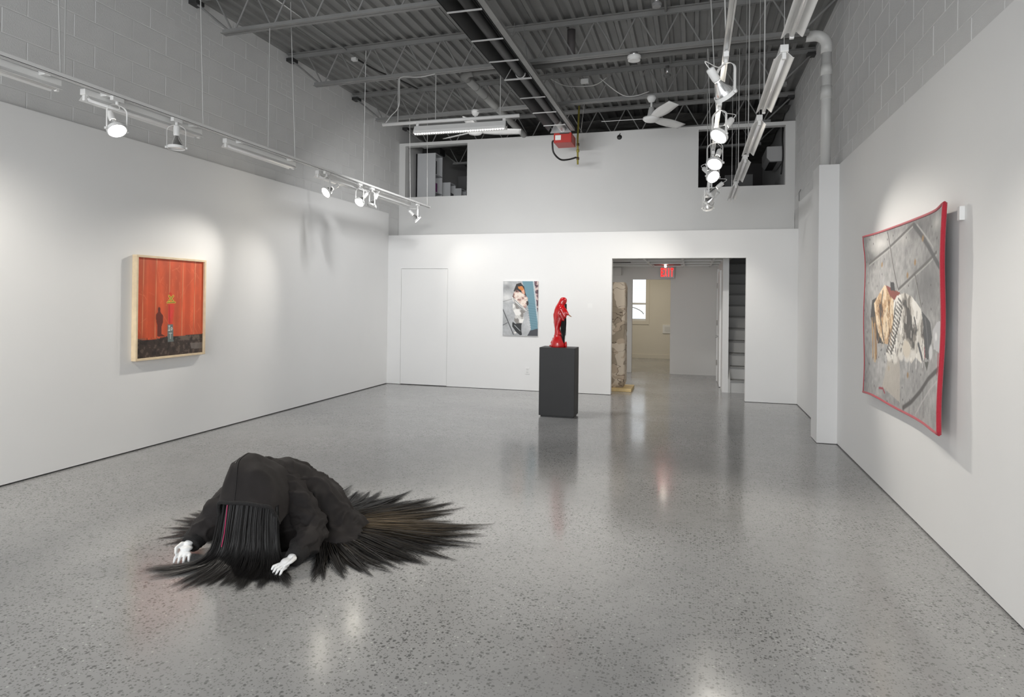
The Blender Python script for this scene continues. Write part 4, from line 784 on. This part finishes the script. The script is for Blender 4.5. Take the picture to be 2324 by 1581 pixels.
def tpos(x, y):
    wx = 1.425 - 0.012 * math.sin(x * 7 + 1) * y - 0.02 * math.exp(-((x - 1.0) / 0.12) ** 2) - 0.018 * math.exp(-(x / 0.1) ** 2 - (y / 0.12) ** 2) + 0.006 * math.sin(y * 9 + x * 3)
    yy = 6.185 - 1.87 * x + 0.012 * math.sin(y * 6.5 + 0.6) * (1 - x) + 0.02 * (y - 0.5) * (x - 0.5)
    zz = 2.073 - 1.335 * y - 0.012 * math.sin(PI * x) * (0.4 - y) + (0.014 * math.sin(x * 9) * y * (1 - x)) + 0.02 * math.exp(-((1 - x) / .05) ** 2 - (y / .06) ** 2)
    return V(wx, yy, zz)
M_tap = mat('woven_cloth', (1, 1, 1), 0.9, attr='Col', bump=0.25, bump_scale=180, sheen=0.2)
picture_mesh('cloth', cv, tpos, M_tap, tp)
M_cord = mat('red_cord', S(176, 22, 46), 0.7, bump=0.3, bump_scale=120, sheen=0.3)
ts = [i / 50 for i in range(51)]
for nm, pts in (('top_cord', [tpos(t, 0) for t in ts]), ('bottom_cord', [tpos(t, 1) for t in ts]), ('side_cord', [tpos(0, t) for t in ts]), ('side_cord', [tpos(1, t) for t in ts])): MB().tube(pts, 0.009 if nm != 'side_cord' else (0.0135 if pts[0].y < 5 else 0.005), 10).build(nm, M_cord, tp, smooth=True)
tag(MB().box(1.452, 1.48, 4.225, 4.262, 1.98, 2.06).build('hanging_bracket', M_white, bevel=0.003), 'small white bracket behind the near top corner of the tapestry', 'bracket')

# ------------------------------------------------------------------ hooded figure with hair on the floor
Rh = V(0.963, 0.270, 0).normalized(); Fh = V(-Rh.y, Rh.x, 0); FO = V(-2.403, 3.434, 0)
def Q(a, b, z=0.0): return FO + Rh * a + Fh * b + V(0, 0, z)
fg = thing('hooded_figure', 'crouching hooded figure in a black sweatshirt with long black hair spread on the floor', 'sculpture', FO)
M_fab = mat('black_fleece', (0.017, 0.0143, 0.0138), 0.78, spec=0.3, sheen=0.02, noise_scale=5, noise_amt=0.25, bump=0.12, bump_scale=300)
def wrinkle(amp, sc, seed=0):
    def f(co, n):
        d = amp * (noise.noise(co * sc + V(seed, 0, 0)) + 0.25 * noise.noise(co * sc * 2.2 + V(0, seed, 0)) + 0.9 * (abs(noise.noise(co * sc * 0.9 + V(3, seed, 1))) - 0.3) * 1.5)
        rg = 1 - abs(noise.noise(co * sc * 1.3 + V(seed, 7, 2))) * 2; rg2 = 1 - abs(noise.noise(V(co.x * sc * 2.6, co.y * sc * 2.6, co.z * sc * 1.2) + V(1, seed, 9))) * 2
        d += amp * (0.9 * max(0, rg) ** 4 + 0.15 * max(0, rg2) ** 3)
        c = co + n * d
        if c.z < 0.004: c.z = 0.004
        return c
    return f
torso = blob([(Q(-.10, .06, .34), Q(.03, .12, .28), .165, .185), (Q(.03, .12, .28), Q(.19, .15, .16), .185, .18), (Q(.19, .15, .16), Q(.28, .12, .07), .18, .16), (Q(.28, .15, .04), (.20, .22, .12)), (Q(.36, .02, .02), (.16, .14, .085)), (Q(.44, -.035, .02), (.08, .05, .035)), (Q(.05, -.02, .12), (.15, .15, .22)), (Q(-.1, .05, .12), (.16, .15, .2))], 0.010, 5)
place('sweatshirt', torso, M_fab, fg, wrinkle(0.020, 6.0))
rs = blob([(Q(.03, .0, .345), Q(.12, -.05, .25), .095, .098), (Q(.12, -.05, .25), Q(.215, -.10, .12), .098, .095), (Q(.215, -.10, .12), Q(.22, -.22, .085), .095, .082), (Q(.22, -.22, .085), Q(.205, -.31, .065), .082, .06)], 0.010, 5)
def arm_folds(co, n):
    c = wrinkle(0.012, 10, 4)(co, n); d = (co - Q(.19, -.10, .16)); k = math.exp(-(d.length / 0.14) ** 2); c += n * (0.016 * k * math.sin((co - Q(.1, 0, .2)).dot(V(0.3, 0.3, 1)) * 75)); c.z = max(c.z, 0.004); return c
place('sleeve', rs, M_fab, fg, arm_folds)
ls = blob([(Q(-.20, .04, .34), Q(-.30, -.02, .26), .10, .098), (Q(-.30, -.02, .26), Q(-.40, -.11, .14), .098, .088), (Q(-.40, -.11, .14), Q(-.445, -.17, .085), .088, .068)], 0.010, 5)
place('sleeve', ls, M_fab, fg, wrinkle(0.012, 10, 8))
M_rib = mat('ribbed_cuff', (0.012, 0.011, 0.011), 0.9, bump=0.3, bump_scale=200)
def cuff(p, q, r0, r1): MB().tube([p + (q - p) * (i / 6) for i in range(7)], [r0 + (r1 - r0) * i / 6 + 0.003 * (i % 2) for i in range(7)], 20).build('cuff', M_rib, fg, smooth=True)
cuff(Q(.207, -.295, .068), Q(.190, -.375, .05), .060, .046); cuff(Q(-.44, -.16, .092), Q(-.452, -.225, .062), .066, .05)
# waistband along the hem
hem = spline([Q(.17, -.15, .03), Q(.28, -.15, .022), Q(.38, -.11, .018), Q(.50, -.06, .016), Q(.49, .03, .03), Q(.47, .15, .03), Q(.46, .27, .03)], 5)
MB().tube(hem, 0.011, 8).build('hem', M_rib, fg, smooth=True)
MB().tube([Q(.490, -.067, .018), Q(.512, -.066, .016)], 0.009, 8).build('zip_end', M_silver, fg, smooth=True)
# hood shell
H = [[(-.275, -.27, .22), (-.272, -.31, .285), (-.262, -.338, .345), (-.19, -.352, .347), (-.11, -.356, .343), (-.03, -.352, .334), (.045, -.338, .322), (.066, -.31, .27), (.078, -.27, .21)],
     [(-.285, -.20, .20), (-.282, -.24, .33), (-.268, -.275, .43), (-.20, -.285, .452), (-.13, -.285, .452), (-.04, -.275, .435), (.040, -.255, .395), (.070, -.22, .31), (.085, -.17, .22)],
     [(-.285, -.12, .18), (-.28, -.16, .38), (-.258, -.195, .495), (-.215, -.205, .535), (-.155, -.205, .535), (-.06, -.185, .50), (.02, -.165, .44), (.072, -.13, .34), (.10, -.08, .24)],
     [(-.28, -.04, .18), (-.27, -.06, .38), (-.245, -.095, .505), (-.205, -.105, .55), (-.15, -.105, .548), (-.06, -.085, .505), (.01, -.07, .455), (.07, -.04, .36), (.10, .0, .26)],
     [(-.26, .03, .18), (-.25, .02, .36), (-.22, .01, .455), (-.18, .0, .492), (-.13, .0, .495), (-.05, .01, .478), (.03, .02, .44), (.09, .04, .35), (.13, .07, .25)],
     [(-.20, .10, .18), (-.20, .10, .30), (-.18, .10, .40), (-.14, .10, .43), (-.10, .10, .44), (-.03, .10, .43), (.03, .10, .40), (.07, .11, .32), (.10, .12, .22)]]
H = [[(a_ + (.026 if j_ < 3 else .014 if j_ == 3 else 0), b_, c_) for j_, (a_, b_, c_) in enumerate(r_)] for r_ in H]
cols_ = [spline([Q(*H[i][j]) for i in range(6)], 7) for j in range(9)]
rows = [spline([cols_[j][i] for j in range(9)], 6) for i in range(len(cols_[0]))]
for i, r in enumerate(rows):
    for j, p in enumerate(r): p += V(0, 0, 1) * 0.016 * noise.noise(p * 8) + V(0, 0, 1) * 0.016 * max(0, 1 - 2.4 * abs(noise.noise(V(p.x * 7, p.y * 7, p.z * 3.5)))) ** 2 * min(1, i / 10) + Fh * 0.018 * noise.noise(p * 7 + V(5, 5, 5))
hood = MB().grid(rows).build('hood', M_fab, fg, smooth=True, solid=0.008)
MB().tube([p + V(0, 0, 0.002) for p in rows[0]], 0.0115, 10).build('brim', M_rib, hood, smooth=True)
MB().tube([rows[i][21] - Fh * 0.004 + V(0, 0, .004) for i in range(0, 24)], 0.0025, 6).build('seam', M_rib, hood, smooth=True)
MB().tube([rows[i][44] + V(0, 0, .003) for i in range(0, 30)], 0.0025, 6).build('seam', M_rib, hood, smooth=True)
M_logo = mat('grey_print', (0.05, 0.05, 0.05), 0.7)
def hood_patch(i0, i1, j0, j1):
    MB().grid([[rows[i][j] + (-Fh * 0.6 + V(0, 0, 0.8)).normalized() * 0.007 for j in range(j0, j1)] for i in range(i0, i1)]).build('printed_mark', M_logo, hood, smooth=True)
hood_patch(13, 19, 18, 20); hood_patch(13, 15, 15, 17); hood_patch(16, 18, 15, 17)
MB().tube([Q(-.19, -.335, .335), Q(-.198, -.352, .18), Q(-.205, -.37, .11)], 0.0022, 6).build('pink_cord', mat('pink_cord', S(190, 20, 90), 0.5), fg)
# hands
def hand(mirror, base, yaw, pitch, lift):
    s = -1 if mirror else 1; L = []
    palm = [((0, 0, .012), (.026, .030, .017)), ((0, -.035, .014), (.036, .034, .016)), ((0, -.062, .014), (.040, .020, .013)), ((0, .03, .01), (.024, .03, .022))]
    for i, (fx_, ln, fan) in enumerate(((-.031, .052, -.10), (-.0105, .060, -.03), (.0105, .056, .04), (.031, .044, .12))):
        a = V(fx_ * s, -.072, .014); b = a + V(fan * .3 * s * .1, -ln * .45, .008); c = b + V(fan * .2 * s * .1, -ln * .40, -.012); L += [(a, b, .0098, .009), (b, c, .009, .0072)]
    a = V(-.030 * s, -.012, .018); b = V(-.046 * s, -.045, .030); c = V(-.036 * s, -.076, .033); L += [(a, b, .014, .0105), (b, c, .0105, .008)]
    Mh = Matrix.Translation(base) @ Matrix.Rotation(yaw, 4, 'Z') @ Matrix.Rotation(pitch, 4, 'X') @ Matrix.Scale(1.08, 4)
    out = [(Mh @ V(*c), r) for c, r in palm] + [(Mh @ a, Mh @ b, ra, rb) for a, b, ra, rb in L]
    me = blob(out, 0.0042, 3)
    def keep(co, n): co.z = max(co.z, 0.003); return co
    place('hand', me, mat('white_plaster', (0.86, 0.86, 0.85), 0.5), fg, keep)
base_yaw = math.atan2(Rh.y, Rh.x)
hand(False, Q(-.452, -.225, .070), base_yaw + 0.05, 0.62, 0)
hand(True, Q(.195, -.375, .055), base_yaw - 0.55, 0.42, 0)
# front hair falling out of the hood and fanning over the floor
st_h = []; DK = (0.0105, 0.0098, 0.0095)
locks = [(-.235 + .30 * (i + .5) / 46) for i in range(46)]
for li, a0 in enumerate(locks):
    t = (a0 + .235) / .30; ang = math.radians(-172 + 122 * t + random.uniform(-9, 9)) if t < .18 else math.radians(-125 + 62 * t + random.uniform(-12, 12))
    ln = random.uniform(.14, .30) if t > .18 else random.uniform(.16, .34); bl = random.uniform(-.02, .02); curl = random.uniform(-.05, .05)
    for k in range(100):
        a = a0 + random.gauss(0, .008); dpt = random.uniform(-.012, .05); f = random.uniform(.72, 1.0); j = random.gauss(0, .03)
        d = V(math.cos(ang + j), math.sin(ang + j), 0); n_ = V(-d.y, d.x, 0)
        spread = (t - .5) * .10
        p0 = (a, -.295 + dpt * .6, .325 - .012 * t); p1 = (a + spread * .12, -.318 + dpt, .22); p2 = (a + spread * .5 + bl * .3, -.345 + dpt, .09); p3 = (a + spread + bl + d.x * .04, -.375 + dpt + d.y * .04, .018 + .02 * random.random())
        e = ln * f; p4 = (p3[0] + d.x * e * .5 + n_.x * curl * .3, p3[1] + d.y * e * .5 + n_.y * curl * .3, .008 + .010 * random.random()); p5 = (p3[0] + d.x * e + n_.x * curl, p3[1] + d.y * e + n_.y * curl, .003)
        pts = [q for q in spline([Q(*p) for p in (p0, p1, p2, p3, p4, p5)], 3)]
        g_ = random.uniform(.6, 1.5); n = len(pts)
        tw = random.uniform(-1.1, 1.1)
        sd = lambda i, d=d, n=n, tw=tw: ((Rh + Fh * tw) if i < n * .5 else (Rh * d.y * -1 + Fh * d.x + V(0, 0, tw * .4))).normalized()
        st_h.append((pts, random.uniform(.0016, .0034), sd, tuple(c * g_ for c in DK)))
hair_object('front_hair', st_h, fg)
# hair train spread round the body
st_h = []
TIP = [(-75, .74), (-69, .82), (-55, .80), (-40, .90), (-25, .98), (-10, 1.04), (0, 1.08), (9, 1.09), (20, 1.04), (32, 1.05), (45, 1.08), (60, 1.06), (75, 1.05), (88, 1.06), (103, 1.08), (125, 1.08), (156, 1.07), (175, 1.07), (187, .99), (196, .84)]
NL = 84
for li in range(NL):
    ad = -75 + 271 * (li + .5) / NL + random.uniform(-1.6, 1.6); R0 = np.interp(ad, [x for x, _ in TIP], [r for _, r in TIP]) * random.uniform(.80, 1.03)
    if 125 < ad < 196: R0 *= random.choice([.8, 1.0, 1.0])
    bend = random.uniform(-.12, .12); front = ad < -30
    nst = 84 if ad < 120 else 60
    warm_sheen = math.exp(-((ad - 14) / 26) ** 2)  # warm sheen put into the strand colours, tan at the roots, fading to the tips
    for k in range(nst):
        a = math.radians(ad + random.gauss(0, 3.2) * (1.0)); at = math.radians(ad + random.gauss(0, .42)); f = random.uniform(.78, 1.0) if random.random() < .75 else random.uniform(.5, .8)
        r0 = random.uniform(.10, .24); hh = random.uniform(.01, .065) * (1 if not front else .8); c = (.20, .15)
        def P(ang, r, z, s=0): return Q(c[0] + r * math.cos(ang) - s * math.sin(ang), c[1] + r * math.sin(ang) + s * math.cos(ang), z)
        RR = R0 * f; pts = spline([P(a, r0, hh), P(a, r0 + .28 * (RR - r0), hh * .75 + .006), P(a * .7 + at * .3, r0 + .55 * (RR - r0), hh * .45 + .005, bend * .2), P(a * .35 + at * .65, r0 + .8 * (RR - r0), hh * .2 + .004, bend * .5), P(at, RR, .003, bend)], 3)
        d = (pts[-1] - pts[0]).normalized(); sd = V(-d.y, d.x, random.uniform(-.5, .5)).normalized(); g_ = random.uniform(.6, 1.5)
        col = (.0105 * g_, .0098 * g_, .0095 * g_)
        if random.random() < .25 + .7 * warm_sheen: col = ((.15 * g_ * (warm_sheen + .1), .115 * g_ * (warm_sheen + .1), .074 * g_ * (warm_sheen + .1)), (.03 * g_ * (.4 + warm_sheen), .024 * g_ * (.4 + warm_sheen), .018 * g_ * (.4 + warm_sheen)))
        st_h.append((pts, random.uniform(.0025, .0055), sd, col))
for (u, v) in ((350, 1222), (364, 1236), (365, 1196), (392, 1178), (378, 1208), (400, 1190), (426, 1164), (444, 1156), (412, 1172), (384, 1226), (404, 1214)):
    tip = pix(u, v, 'Z', 0.004); cv_ = random.uniform(-.04, .04)
    for k in range(46):
        rt = Q(-.22 + random.gauss(0, .03), .16 + random.gauss(0, .05), .03 + .03 * random.random()); f = random.uniform(.72, 1.0); t_ = rt + (tip - rt) * f; nn_ = V(-(tip - rt).y, (tip - rt).x, 0).normalized()
        m1 = rt + (t_ - rt) * .45 + nn_ * (cv_ + random.gauss(0, .012)); m1.z = .022; m2 = rt + (t_ - rt) * .75 + nn_ * (cv_ * .8 + random.gauss(0, .008)); m2.z = .012; t_.z = .003
        g_ = random.uniform(.6, 1.5); st_h.append((spline([rt, m1, m2, t_], 4), random.uniform(.004, .007), nn_, tuple(c_ * g_ for c_ in DK)))
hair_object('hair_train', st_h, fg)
